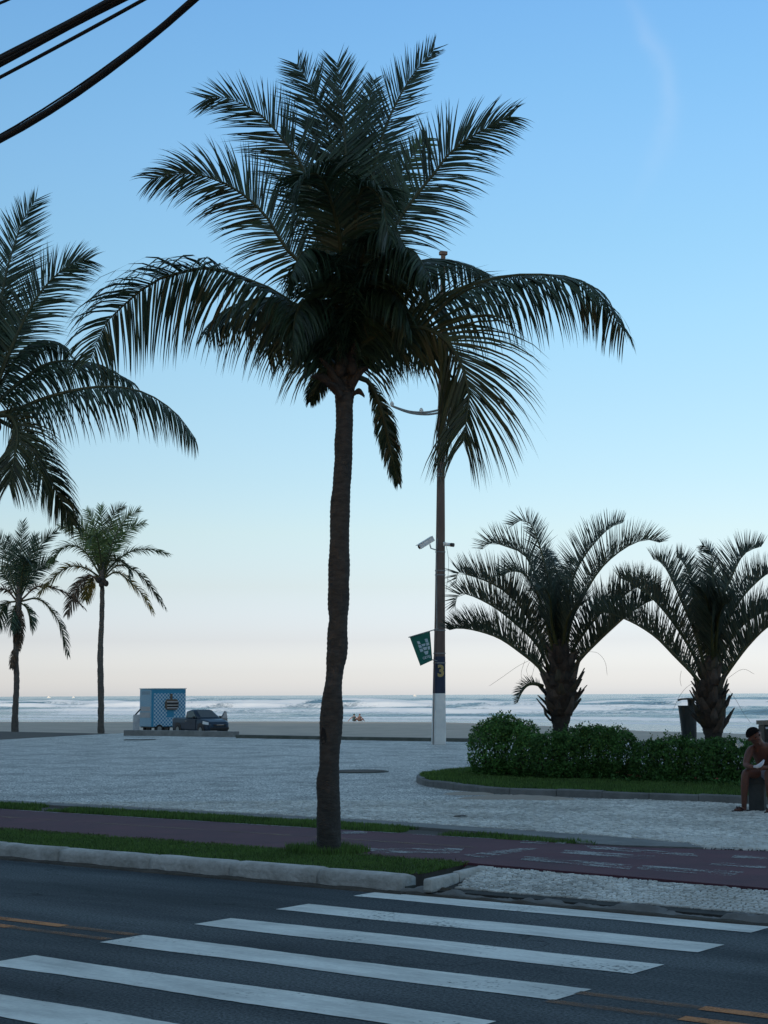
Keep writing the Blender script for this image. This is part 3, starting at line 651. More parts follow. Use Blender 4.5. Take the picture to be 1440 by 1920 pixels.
# --- the big coconut palm on the verge
base = G(616, 1597, .14); DM = HD(base)
MAIN = thing('coconut_palm', tuple(base), 'tall dark coconut palm rooted in the grass verge beside the crosswalk', 'palm tree', 'coconut palms')
palm_trunk(MAIN, [(1600, 591, 641), (1575, 593.5, 639), (1530, 594, 637), (1478, 595, 635), (1430, 597, 637), (1382, 598.5, 639), (1324, 602, 642), (1290, 607, 642), (1270, 611, 643), (1252, 613, 644), (1228, 613, 649),
                  (1170, 615, 653), (1066, 617, 656), (985, 618, 655), (900, 624, 659), (840, 626.5, 660.5), (780, 628.5, 661.5), (740, 628, 663), (700, 628, 668), (640, 636, 668), (560, 640, 664), (500, 644, 660)], DM, TRUNK, 3, nseg=22, amp=.022)
hv = []
for x, y in ((604, 1363), (610, 1368), (612, 1380), (611, 1392), (604, 1396), (600.5, 1384)): hv.append(P(x, y, DM-math.sqrt(max(0, 21.5**2-(x-619)**2))*DM/FPX-.004))
mk('hollow_shade_patch', hv+[p+FH*.03 for p in hv], [(0, 1, 2, 3, 4, 5)]+[(i, (i+1) % 6, 6+(i+1) % 6, 6+i) for i in range(6)], RUBBER, MAIN)  # flat black patch stands in for the shade inside a bark hollow
def wv(*p): return list(p)
HUB = (646, 640)
main_fronds = [
 # pts, tip depth, leaf length, plane k, droop g, material
 (wv((630, 660), (580, 610), (530, 556), (471, 528), (401, 503), (347, 509), (288, 528), (238, 567), (199, 606), (168, 676)), -.3, .80, (.05, .75), 1.0, FROND),
 (wv((632, 650), (590, 600), (540, 565), (490, 560), (440, 572), (405, 596), (385, 625)), .9, .52, .15, 1.1, FROND),
 (wv((636, 620), (590, 530), (530, 458), (510, 420), (467, 373), (409, 338), (347, 325), (283, 336)), .2, .70, .85, .45, FROND),
 (wv((640, 600), (610, 450), (568, 314), (522, 252), (491, 217), (432, 184), (385, 186)), .4, .72, .95, .12, FROND),
 (wv((642, 590), (636, 430), (621, 283), (607, 217), (580, 159), (556, 120)), .9, .80, 1.0, .05, FROND),
 (wv((648, 590), (650, 430), (648, 290), (642, 190), (632, 118)), .6, .78, 1.0, .0, FROND),
 (wv((652, 590), (670, 420), (682, 300), (690, 210), (700, 150)), 1.2, .62, 1.0, .1, FROND),
 (wv((655, 600), (680, 440), (700, 325), (722, 240), (766, 152), (816, 90)), .9, .62, .55, -.05, FROND),
 (wv((660, 600), (690, 470), (720, 380), (760, 310), (800, 258)), 1.3, .62, .9, .2, FRONDG),  # paler leaf colour stands in for backlight through this frond
 (wv((665, 610), (710, 480), (766, 386), (815, 324), (850, 280), (903, 245), (958, 218)), .1, .72, .8, .42, FROND),
 (wv((650, 600), (640, 470), (622, 380), (600, 330), (572, 330), (556, 370)), -1.6, .66, .5, .9, FROND),
 (wv((655, 600), (665, 450), (672, 370), (690, 350), (715, 375), (728, 440)), -1.6, .58, .5, .9, FROND),
 (wv((660, 630), (700, 520), (735, 470), (775, 470), (805, 520)), -1.0, .58, .3, 1.0, FROND),
 (wv((665, 640), (700, 610), (766, 586), (850, 546), (930, 521), (1010, 515), (1085, 524), (1129, 559), (1172, 625)), .3, .70, (.05, .28), .95, FROND),
 (wv((662, 620), (720, 530), (788, 490), (850, 490), (917, 516)), 1.2, .55, .3, .7, FROND),
 (wv((640, 665), (600, 600), (560, 585), (525, 610), (500, 660)), .7, .55, .3, 1.0, FROND),
 (wv((664, 665), (712, 596), (755, 590), (790, 620), (812, 670)), .8, .55, .3, 1.0, FROND),
 (wv((652, 640), (676, 500), (700, 440), (735, 430), (765, 470)), -.9, .58, .3, 1.0, FROND),
 (wv((646, 640), (622, 520), (596, 470), (566, 474), (545, 520)), -.9, .55, .3, 1.0, FROND),
 (wv((660, 665), (678, 648), (731, 621), (788, 614), (832, 634), (863, 679), (879, 736), (874, 790), (868, 830)), -1.0, .92, .72, .8, FRONDY),
 (wv((660, 700), (690, 715), (712, 760), (728, 820), (738, 870), (746, 905)), .4, .26, .41, 1.2, FROND),
 (wv((640, 700), (618, 700), (598, 718), (582, 752)), .5, .22, .41, 1.0, FROND),
 (wv((655, 640), (690, 560), (720, 540), (750, 560), (770, 620)), -.6, .50, .3, 1.0, FROND),
 (wv((640, 640), (600, 570), (575, 560), (555, 590), (548, 650)), -.6, .50, .3, 1.1, FROND),
]
for i, (pts, d1, L, k, g, m) in enumerate(main_fronds):
    pts = [(pts[0][0], min(pts[0][1]+38, 706))]+pts[1:]
    hang = isinstance(k, tuple) or k < .4; vv = ((-.75, .05) if i == 0 else (-.8, -.45)) if hang else .25
    frond(MAIN, pts, DM, d1, L*(1.24 if hang or m is FRONDY else 1.0), n=(150 if hang else 140), k=k, g=g*(1.4 if hang else 1.15), m=m, wid=(.025 if hang or m is FRONDY else .0215), r0=.034, vee=vv, bare=(.05 if hang else .16), stub=(.75 if hang else .32), sweep=(84, 44) if hang else (66, 26), seed=i, dbase=(-.05 if d1 < 0 else .08))
# fibrous sheaths and young nuts under the crown
for i, (x0, y0, x1, y1, w, dz) in enumerate(((632, 730, 584, 706, .16, -.18), (640, 735, 600, 672, .13, -.2), (655, 725, 690, 690, .15, -.15), (650, 700, 630, 640, .14, -.22), (640, 745, 612, 720, .1, -.2), (662, 740, 684, 745, .10, -.1), (655, 700, 668, 640, .12, -.22))):
    p, q = P(x0, y0, DM+dz*.6), P(x1, y1, DM+dz*1.5); mb = MB(); t = (q-p); sdv = t.cross(FH).normalized(); v = []; f = []
    for a in range(6):
        u = a/5; c_ = p.lerp(q, u)+Vector((0, 0, .05*math.sin(u*3.1))); ww = w*.72*(1-u**1.6)*.5+.010
        for b in range(5): s_ = (b/4-.5)*2; v.append(c_+sdv*ww*s_-FH*(.05*(1-s_*s_)))
    for a in range(5):
        for b in range(4): f.append((a*5+b, a*5+b+1, (a+1)*5+b+1, (a+1)*5+b))
    mb.add(v, f).build('leaf_sheath', FIBRE, MAIN, smooth=True)
def nut(parent, c, r_, m):
    bm = bmesh.new(); bmesh.ops.create_uvsphere(bm, u_segments=10, v_segments=8, radius=r_)
    for v in bm.verts: v.co.z *= 1.25
    bm.verts.index_update(); o = mk('coconut', [tuple(v.co+Vector(c)) for v in bm.verts], [tuple(v.index for v in f.verts) for f in bm.faces], m, parent, smooth=True); bm.free(); return o
for (x, y, d) in ((660, 690, -.18), (638, 692, -.2)): nut(MAIN, P(x, y, DM+d), .06, FIBRE)

# --- the coconut palm cut by the left edge of the picture
DL = 21.5
gl = P(-36, 1500, DL); LB = Vector((gl.x, gl.y, .12))
LEFT = thing('coconut_palm', tuple(LB), 'coconut palm with arching fronds standing on the grass strip, its trunk left of the view', 'palm tree', 'coconut palms')
ybase = to_pxp(LB)[1]
palm_trunk(LEFT, [(ybase+3, -58, -16), (1400, -52, -20), (1250, -50, -18), (1100, -46, -16), (950, -42, -13), (850, -36, -8), (790, -32, -4), (700, -26, -4), (620, -24, -8)], DL, TRUNK, 8, nseg=14)
def zl(*p): return [(x/2.953, 350+y/2.953) for x, y in p]
for i, (pts, d1, L, k, g, m) in enumerate([
 (zl((-50, 1150), (-20, 800), (30, 500), (80, 320), (130, 180), (200, 70)), .6, .74, .95, .03, FROND),
 (zl((-60, 1150), (-90, 800), (-110, 520), (-130, 300)), .4, .74, .95, .05, FROND),
 (zl((-40, 1160), (60, 900), (180, 650), (300, 500), (400, 430), (490, 405)), .2, .72, .75, .3, FROND),
 (zl((-40, 1180), (90, 950), (200, 860), (300, 860), (380, 930)), .8, .5, .3, .7, FROND),
 (zl((-40, 1220), (100, 1090), (250, 985), (400, 965), (560, 990), (730, 1080)), .8, .66, .25, .7, FROND),
 (zl((-30, 1262), (100, 1230), (250, 1170), (450, 1120), (640, 1108), (820, 1150), (980, 1260), (1085, 1400)), -.1, .72, .15, .95, FROND),
 (zl((-30, 1270), (60, 1275), (98, 1370), (80, 1500), (50, 1650)), -1.0, .8, .7, .7, FRONDY),
 (zl((-10, 1290), (120, 1370), (240, 1550), (330, 1720), (405, 1870)), .5, .62, .5, 1.0, FROND),
 (zl((-70, 1150), (-200, 850), (-330, 620), (-480, 520)), .3, .7, .7, .3, FROND),
 (zl((-80, 1220), (-250, 1080), (-430, 1050), (-650, 1150)), .3, .7, .2, .8, FROND),
 (zl((-90, 1260), (-260, 1230), (-450, 1300), (-600, 1500)), -.3, .7, .2, .9, FROND),
 (zl((-80, 1290), (-200, 1400), (-280, 1620), (-300, 1800)), .2, .6, .4, 1.0, FROND),
 (zl((-50, 1160), (-40, 950), (-20, 800), (40, 700), (120, 700)), 1.0, .7, .6, .4, FROND)]):
    hang = k < .4; vv = (-.8, -.4) if hang else .25
    frond(LEFT, pts, DL, d1, L*(1.18 if hang or m is FRONDY else 1.0), n=120, k=k, g=g*(1.4 if hang else 1.15), m=m, wid=.024, r0=.034, vee=vv, bare=(.05 if hang else .14), stub=(.75 if hang else .35), sweep=(84, 44) if hang else (66, 26), seed=60+i)
for (x, y, d) in ((-20, 790, -.25), (-42, 800, -.2), (-8, 800, -.15)): nut(LEFT, P(x, y, DL+d), .08, FIBRE)

# --- two coconut palms at the sand, beyond the plaza
def zf(*p): return [(x/4, 920+y/4) for x, y in p]
bC = G(189, 1374, .03); DC = HD(bC)
FARC = thing('coconut_palm', tuple(bC), 'slender coconut palm with yellowing lower fronds at the sand beside the food trailer', 'palm tree', 'coconut palms')
palm_trunk(FARC, [(1375, 183, 195.5), (1320, 183.5, 195), (1270, 183, 194.5), (1232, 182.5, 193.5), (1200, 184, 194), (1170, 186, 195), (1130, 187, 196), (1095, 187.5, 196), (1080, 186.5, 197), (1055, 189, 195)], DC, TRUNKF, 12, nseg=12, ring=.12)
farc = [
 (zf((770, 640), (860, 540), (950, 470), (1050, 440), (1160, 445), (1265, 475)), .5, FRONDG, .25, .7), (zf((780, 650), (880, 560), (1000, 590), (1130, 720), (1238, 880)), -.4, FRONDY, .3, .8),
 (zf((780, 660), (870, 610), (960, 670), (1070, 780), (1148, 910)), -.8, FRONDO, .4, .8), (zf((770, 620), (830, 430), (900, 270), (970, 190), (1045, 145)), .3, FRONDG, .5, .15),
 (zf((775, 630), (850, 430), (930, 320), (1010, 260), (1085, 238)), .6, FRONDG, .7, .4), (zf((768, 620), (800, 380), (840, 220), (880, 140), (930, 110)), .5, FRONDY, .9, .1),
 (zf((766, 620), (768, 380), (762, 220), (755, 110)), .6, FRONDG, 1, .0), (zf((762, 620), (735, 380), (700, 240), (645, 145)), .4, FRONDG, .9, .1),
 (zf((760, 630), (700, 420), (640, 300), (560, 220), (520, 200)), .2, FRONDG, .7, .25), (zf((758, 630), (680, 430), (590, 320), (510, 275), (440, 270)), .4, FRONDG, .7, .4),
 (zf((755, 640), (650, 470), (550, 410), (450, 440), (365, 560)), -.2, FRONDG, .3, .7), (zf((750, 650), (640, 580), (520, 570), (400, 650), (290, 780)), -.5, FRONDO, .3, .8),
 (zf((750, 665), (660, 640), (590, 720), (530, 850), (500, 930)), -.3, FRONDB, .4, 1.0), (zf((765, 620), (745, 430), (720, 340), (680, 360), (660, 420)), -1.2, FRONDG, .5, .8),
 (zf((775, 640), (830, 520), (900, 520), (960, 580), (970, 660)), -1.0, FRONDY, .4, .8), (zf((770, 660), (700, 650), (660, 720), (640, 820)), .4, FRONDO, .4, 1.0)]
for i, (pts, d1, m, k, g) in enumerate(farc): frond(FARC, pts, DC, d1*1.6, .78, n=58, k=k, g=g, m=m, wid=.046, stub=.4, bare=.14, r0=.05, seed=120+i)
for (x, y) in ((185, 1088), (195, 1090), (190, 1096), (199, 1094)): nut(FARC, P(x, y, DC-.25), .12, FIBRE)
bD = G(28, 1372, .03); DD = HD(bD)
FARD = thing('coconut_palm', tuple(bD), 'coconut palm with dead brown fronds hanging down its trunk at the sand', 'palm tree', 'coconut palms')
palm_trunk(FARD, [(1373, 21, 34.5), (1330, 23, 34.5), (1280, 26, 36.5), (1235, 25, 35), (1190, 25, 37), (1150, 27, 40), (1120, 30, 41), (1090, 32, 40), (1070, 33, 39)], DD, TRUNKF, 15, nseg=12, ring=.12)
fard = [
 (zf((140, 780), (150, 560), (160, 380), (172, 230)), .5, FROND, 1, .0), (zf((135, 780), (110, 560), (85, 430), (60, 340)), .4, FROND, .9, .1), (zf((150, 780), (200, 560), (240, 420), (265, 330)), .4, FROND, .9, .1),
 (zf((150, 790), (230, 560), (300, 420), (360, 350), (425, 310)), .2, FROND, .5, .2), (zf((155, 800), (240, 640), (330, 560), (410, 520)), .5, FROND, .6, .4), (zf((130, 790), (70, 580), (20, 420), (-40, 300)), .2, FROND, .6, .2),
 (zf((125, 800), (40, 640), (-60, 540), (-160, 520)), .3, FROND, .6, .4), (zf((160, 820), (280, 720), (420, 735), (540, 800), (630, 875)), -.5, FRONDB, .25, .8), (zf((160, 830), (280, 810), (390, 900), (470, 1050), (508, 1230)), -.3, FROND, .3, .9),
 (zf((155, 840), (200, 880), (235, 960), (250, 1030)), -.6, FROND, .5, 1), (zf((130, 840), (100, 900), (85, 980), (85, 1050)), -.6, FROND, .5, 1), (zf((120, 820), (40, 740), (-80, 760), (-160, 850)), -.3, FRONDB, .3, .8),
 (zf((120, 830), (40, 850), (0, 950), (-30, 1040)), .2, FROND, .4, 1), (zf((150, 790), (170, 600), (200, 520), (240, 560)), -1.3, FROND, .5, .8),
 (zf((150, 850), (160, 950), (155, 1080), (145, 1200)), -.3, FRONDB, .5, 1.2), (zf((135, 850), (125, 950), (115, 1060), (110, 1140)), -.35, FRONDB, .5, 1.2), (zf((120, 1150), (105, 1220), (95, 1280), (88, 1330)), -.25, FRONDB, .5, 1.2)]
for i, (pts, d1, m, k, g) in enumerate(fard): frond(FARD, pts, DD, d1*1.6, .8 * (.5 if i >= 14 else 1), n=58, k=k, g=g, m=m, wid=.048, stub=.4, bare=.14, r0=.05, seed=160+i)

# --- two short triangle palms behind the hedge
def za(*p): return [(840+x/3.6, 930+y/3.6) for x, y in p]
def zb(*p): return [(1140+x/4.3636, 980+y/4.3636) for x, y in p]
FIBRE2 = mat('grey_leaf_base', (.13, .105, .088), .9, .35, 8, c2=(.06, .05, .042)); FIBRE3 = mat('dark_leaf_base', (.06, .055, .04), .9, .35, 8)
def triangle_palm(fpx, D, trunk_rows, fr, label, seed, extra):
    b = P(fpx[0], fpx[1], D); b.z = .215
    T_ = thing('triangle_palm', tuple(b), label, 'palm tree', 'short triangle palms in the bed')
    palm_trunk(T_, [(to_pxp(b)[1]+2, trunk_rows[0][1], trunk_rows[0][2])]+trunk_rows, D, FIBRE, seed, nseg=16, ring=.07, amp=.05)
    for i, (pts, d1, k) in enumerate(fr):
        frond(T_, pts, D, d1,   .70 if i < len(fr)-1 or seed != 5 else .24, n=165 if i < len(fr)-1 or seed != 5 else 30, k=k, g=.10, m=FRONDT, wid=.019, r0=.042, bare=.10, vee=1.08, seed=seed*31+i, sweep=(64, 48), stub=.5)
    # stubs of cut leaf bases in ranks up the swollen trunk
    rows = sorted(trunk_rows, key=lambda r_: -r_[0]); rr = random.Random(seed)
    for lev in range(9):
        u = .22+.78*lev/8; y = rows[0][0]-8+(rows[-1][0]+46-rows[0][0])*u
        xl = np.interp(-y, [-r_[0] for r_ in rows], [r_[1] for r_ in rows]); xr = np.interp(-y, [-r_[0] for r_ in rows], [r_[2] for r_ in rows])
        c_ = P((xl+xr)/2, y, D); rad_ = (xr-xl)/2*D/FPX
        for j in range(8):
            a = 2*math.pi*(j+.5*(lev % 2))/8+rr.uniform(-.15, .15); o_ = Vector((math.cos(a), math.sin(a), 0)); sdv = Vector((-o_.y, o_.x, 0))
            h = rr.uniform(.22, .36); w = .115; s_ = c_+o_*rad_*.86+Vector((0, 0, rr.uniform(-.09, .09)))
            tip = s_+o_*rr.uniform(.15, .27)*(1.1-.45*u)+Vector((0, 0, h)); m1 = s_+o_*.095*(1.15-.5*u)+Vector((0, 0, h*.42))
            v = [s_-sdv*w, s_+sdv*w, s_+o_*.05+Vector((0, 0, .02)), m1-sdv*w*.7, m1+sdv*w*.7, m1+o_*.045, tip-sdv*w*.28, tip+sdv*w*.28, tip+o_*.02]
            f = [(0, 2, 5, 3), (2, 1, 4, 5), (1, 0, 3, 4), (3, 5, 8, 6), (5, 4, 7, 8), (4, 3, 6, 7), (6, 8, 7)]
            MB().add(v, f).build('leaf_base', (FIBRE, FIBRE2, FIBRE3)[rr.randrange(3)], T_)
    for pts, d1 in extra:
        C = spline([tuple(P(x, y, D+d1)) for x, y in pts], 14); MB().tube([Vector(c) for c in C], [.0028]*13+[.0015], 5).build('dry_fibre', FRONDB, T_)
    return T_
DA = 29.2
TA = triangle_palm((1050, 1400), DA, [(1385, 1037, 1065), (1360, 1036, 1066), (1330, 1028, 1075), (1300, 1023, 1082), (1275, 1026, 1080), (1255, 1031, 1075), (1235, 1036, 1070), (1200, 1041, 1063)], [
 (za((680, 1230), (600, 1140), (500, 1060), (350, 960), (200, 910), (80, 893), (10, 905)), -.4, .1), (za((690, 1180), (600, 1000), (480, 880), (330, 760), (200, 690), (110, 660), (60, 685), (48, 740)), .2, .2),
 (za((705, 1130), (600, 920), (500, 760), (380, 640), (250, 570), (130, 532), (70, 520), (50, 590)), .6, .25), (za((720, 1100), (660, 830), (600, 650), (520, 530), (430, 508), (370, 540)), -.6, .4),
 (za((725, 1050), (670, 760), (600, 560), (520, 400), (420, 350), (320, 320), (260, 330), (230, 360)), .3, .35), (za((740, 1050), (710, 700), (650, 450), (590, 250), (550, 180), (490, 165), (430, 200)), .4, .6),
 (za((770, 1050), (800, 750), (850, 540), (930, 390), (1040, 260), (1110, 205), (1180, 180)), .3, .45), (za((790, 1080), (830, 850), (900, 700), (1000, 530), (1100, 420), (1230, 330), (1340, 295), (1430, 315)), -.3, .3),
 (za((800, 1150), (860, 1010), (950, 880), (1050, 770), (1150, 700), (1260, 620), (1340, 600), (1400, 620)), .6, .2), (za((830, 1190), (900, 1090), (1010, 980), (1120, 880), (1240, 780), (1360, 710), (1440, 690)), -.4, .1),
 (za((755, 1050), (760, 760), (740, 560), (700, 420), (660, 360)), 1.2, .8), (za((760, 1050), (790, 780), (800, 600), (830, 480), (870, 420)), 1.3, .8), (za((750, 1080), (700, 860), (690, 700), (650, 620), (600, 640)), -1.4, .6),
 (za((770, 1080), (800, 860), (850, 760), (900, 740)), -1.3, .6), (za((640, 1285), (590, 1268), (540, 1275), (500, 1320), (470, 1395)), -.3, .3)],
 'short triangle palm with bulging stubbed trunk behind the rounded bush end of the hedge', 5,
 [(za((560, 1105), (470, 1150), (370, 1220), (275, 1285)), -.3), (za((520, 1110), (495, 1190), (500, 1260)), -.3), (za((940, 1050), (1010, 1060), (1060, 1120), (1075, 1210)), -.3), (za((550, 1120), (530, 1180), (560, 1230), (590, 1120)), -.3)])
DB_ = 28.0
TB = triangle_palm((1336, 1415), DB_, [(1405, 1323, 1351), (1380, 1321, 1354), (1350, 1314, 1358), (1325, 1311, 1354), (1305, 1314, 1351), (1290, 1317, 1349), (1270, 1322, 1345), (1230, 1325, 1341)], [
 (zb((775, 1340), (680, 1220), (540, 1080), (400, 940), (250, 840), (120, 780), (0, 740), (-100, 730)), -.3, .1), (zb((785, 1290), (700, 1080), (580, 880), (450, 710), (340, 600), (200, 500), (90, 450)), .2, .2),
 (zb((800, 1230), (720, 920), (620, 680), (540, 500), (470, 370), (410, 310), (370, 300)), .4, .3), (zb((830, 1180), (760, 750), (690, 480), (620, 330), (560, 280)), .7, .5),
 (zb((855, 1100), (862, 650), (855, 330), (830, 220), (770, 180)), .3, .8), (zb((870, 1100), (930, 650), (1010, 450), (1080, 300), (1150, 230), (1255, 195)), .2, .4),
 (zb((880, 1180), (950, 880), (1050, 680), (1150, 550), (1300, 420), (1400, 400)), .6, .3), (zb((895, 1230), (980, 1000), (1120, 820), (1300, 720), (1450, 700)), .2, .2),
 (zb((905, 1330), (1000, 1190), (1150, 1000), (1310, 850), (1500, 760)), -.4, .1), (zb((850, 1100), (830, 750), (800, 600), (760, 540)), -1.3, .6), (zb((870, 1100), (900, 800), (940, 680), (990, 660)), -1.3, .6),
 (zb((860, 1100), (880, 700), (920, 520), (960, 440)), 1.2, .8), (zb((845, 1100), (800, 700), (740, 560), (690, 500)), 1.2, .8), (zb((860, 1150), (850, 900), (850, 760)), -.9, .8)],
 'short triangle palm with bulging stubbed trunk beside the grey litter bin', 6,
 [(zb((720, 1300), (640, 1350), (580, 1430), (530, 1540)), -.3), (zb((960, 1330), (1040, 1440), (1110, 1560), (1170, 1640)), -.3), (zb((970, 1280), (1100, 1200), (1200, 1240)), -.3), (zb((600, 1210), (590, 1280), (600, 1340)), -.2)])
print('palms done')

# ------------------------------------------------------------------ plain materials for the objects
CLADW = mat('pale_render', (.45, .42, .38), .85, .15, .4); GLASS = mat('window_glass', (.02, .025, .03), .12, .1, 1, spec=.6)
WHITEM = mat('white_enamel', (.62, .62, .60), .5, .15, 6); GREYM = mat('grey_metal', (.20, .21, .21), .5, .2, 8, metal=.4)
POLEC = mat('weathered_concrete_pole', (.155, .112, .094), .9, .35, 3, c2=(.085, .062, .054), bump=.4, bscale=20, stretch=(1, 1, .2))
POLEW = mat('whitewash', (.80, .78, .74), .8, .15, 2.5, c2=(.62, .605, .58), bump=.3, bscale=16); NAVY = mat('navy_paint', (.012, .02, .045), .6, .2, 5)
GOLD = mat('ochre_paint', (.34, .26, .10), .7, .15, 20); GREENF = mat('green_banner', (.004, .095, .070), .75, .15, 5); BANW = mat('banner_print', (.36, .45, .50), .75, .1, 20)
BINM = mat('dark_grey_plastic', (.035, .045, .048), .55, .2, 6); BLACKM = mat('black_plastic', (.012, .012, .014), .5, .2, 8)

# ------------------------------------------------------------------ unseen apartment blocks added behind the viewer to keep low sun off the promenade
for i, (xc, w, h) in enumerate(((-136, 46, 28), (-89.5, 46, 27), (-43, 46, 30.5), (3.5, 46, 30), (50, 46, 28))):
    t = thing('shade_building', (xc, -42, 0), ('pale', 'cream', 'white', 'grey', 'sandy')[i]+' apartment block with balconies, added unseen behind the viewer to shade the promenade', 'building', 'unseen apartment blocks added for shade')
    MB().box((xc, -43, h/2), (w, 16, h), bev=.1).build('wall', CLADW, t)
    for fl in range(1, int(h/3.1)):
        b = MB().box((xc, -34.4, fl*3.1), (w-4, 1.6, .18), bev=.02).build('balcony', CLADW, t)
        if fl < 8:
            for k in range(5): MB().box((xc-w/2+w/10+k*w/5, -34.98, fl*3.1+1.35), (w/5-2.4, .1, 2.2), bev=.02).build('window', GLASS, t)

# ------------------------------------------------------------------ hedge shrubs
def leaf_cloud(centres, n, size, seed, floor):
    """leaves spread through the outer shell of a union of soft ellipsoids"""
    rng = np.random.default_rng(seed); A = np.array([np.prod(np.sort(r_)[1:]) for _, r_ in centres]); A = A/A.sum(); V = []; F = []
    for ci, (c, r_) in enumerate(centres):
        m_ = int(n*A[ci]); u = rng.normal(size=(m_, 3)); u /= np.linalg.norm(u, axis=1)[:, None]
        sh = 1-np.abs(rng.normal(0, .13, m_)); bumpy = 1+.30*(fbm(u[:, 0]*2.4+ci*3, u[:, 1]*2.4+u[:, 2]*2.6, seed+ci)-.5)
        u2 = np.sign(u)*np.abs(u)**.8; p = np.array(c)+u2*np.array(r_)*(sh*bumpy)[:, None]
        ok = p[:, 2] > floor+.06*rng.random(m_)
        for c2, r2 in centres:
            if c2 is c: continue
            ok &= (((p-np.array(c2))/np.array(r2))**2).sum(1) > .45
        for q, nr in zip(p[ok], u[ok]):
            nr = Vector(nr)+Vector(rng.normal(0, .55, 3))+Vector((0, 0, .35)); nr.normalize()
            ax = Vector(rng.normal(size=3)); ax = (ax-nr*ax.dot(nr)).normalized(); ax = (ax+Vector((0, 0, .35))+nr*.25).normalized(); bx = nr.cross(ax).normalized()
            s_ = size*rng.uniform(.65, 1.25); q = Vector(q); n0 = len(V)
            V += [q, q+ax*s_*.5+bx*s_*.26, q+ax*s_-nr*s_*.12, q+ax*s_*.5-bx*s_*.26]; F += [(n0, n0+1, n0+2), (n0, n0+2, n0+3)]
    return V, F
def shrub(label, blobs, n, seed, size=.075, stems=10, sprigs=16, leaf=None):
    c0 = blobs[0][0]; t = thing('shrub', (c0[0], c0[1], .215), label, 'shrub', 'hedge shrubs in the bed'); floor = .26
    V, F = leaf_cloud(blobs, n, size, seed, floor); rr = random.Random(seed)
    for k in range(sprigs):                # young shoots standing above the clipped top
        c, r_ = rr.choice(blobs); a = rr.uniform(0, 6.28); q0 = Vector((c[0]+math.cos(a)*r_[0]*.6*rr.random(), c[1]+math.sin(a)*r_[1]*.6*rr.random(), c[2]+r_[2]*.88)); hgt = rr.uniform(.06, .17)
        for j in range(8):
            q = q0+Vector((rr.uniform(-.02, .02), rr.uniform(-.02, .02), hgt*j/7)); ax = Vector((rr.uniform(-1, 1), rr.uniform(-1, 1), rr.uniform(.3, 1.0))).normalized(); bx = ax.cross(Vector((rr.uniform(-1, 1), rr.uniform(-1, 1), 0))).normalized(); s_ = size*rr.uniform(.7, 1.1); n0 = len(V)
            V += [q, q+ax*s_*.5+bx*s_*.22, q+ax*s_, q+ax*s_*.5-bx*s_*.22]; F += [(n0, n0+1, n0+2), (n0, n0+2, n0+3)]
    o = mk('foliage', V, F, leaf or LEAF, t); o['kind'] = 'stuff'
    for k in range(stems):
        c, r_ = blobs[k % len(blobs)]; a = rr.uniform(0, 6.28); b = Vector((c[0]+math.cos(a)*r_[0]*.35, c[1]+math.sin(a)*r_[1]*.35, .16)); e = Vector((c[0]+math.cos(a)*r_[0]*.75, c[1]+math.sin(a)*r_[1]*.75, c[2]+r_[2]*rr.uniform(0, .5)))
        MB().tube([b, b.lerp(e, .4)+Vector((rr.uniform(-.05, .05), rr.uniform(-.05, .05), .05)), e], [.022, .016, .006], 6).build('stem', STEM, t)
    return t
def blob(x0, x1, ytop, D, dep, ybot=None):
    l_, r_ = P(x0, 1400, D), P(x1, 1400, D); top = P((x0+x1)/2, ytop, D).z; c = (l_+r_)/2; zb = .12
    return ((c.x, c.y, (top+zb)/2), ((r_-l_).length/2, dep, (top-zb)/2))
shrub('large rounded shrub forming the taller end of the hedge', [blob(884, 970, 1350, 27.6, .5), blob(905, 985, 1340, 27.8, .45), blob(940, 1012, 1352, 27.4, .42), blob(965, 1030, 1376, 27.0, .4)], 19000, 3, .062, 12, leaf=LEAF2)
shrub('dense clipped shrub in the middle of the hedge in front of the stubbed palm trunk', [blob(1000, 1080, 1374, 26.6, .5), blob(1040, 1120, 1364, 26.5, .5), blob(1080, 1160, 1359, 26.4, .5), blob(1125, 1192, 1366, 26.3, .45)], 26000, 4, .056, 14)
shrub('long low clipped shrub in front of the litter bin beside the seated man', [blob(1190, 1250, 1388, 25.9, .45), blob(1225, 1300, 1381, 25.7, .5), blob(1275, 1350, 1386, 25.5, .5), blob(1320, 1400, 1383, 25.2, .5), blob(1360, 1460, 1386, 25.0, .5), blob(1430, 1560, 1388, 24.7, .5)], 34000, 5, .056, 16)
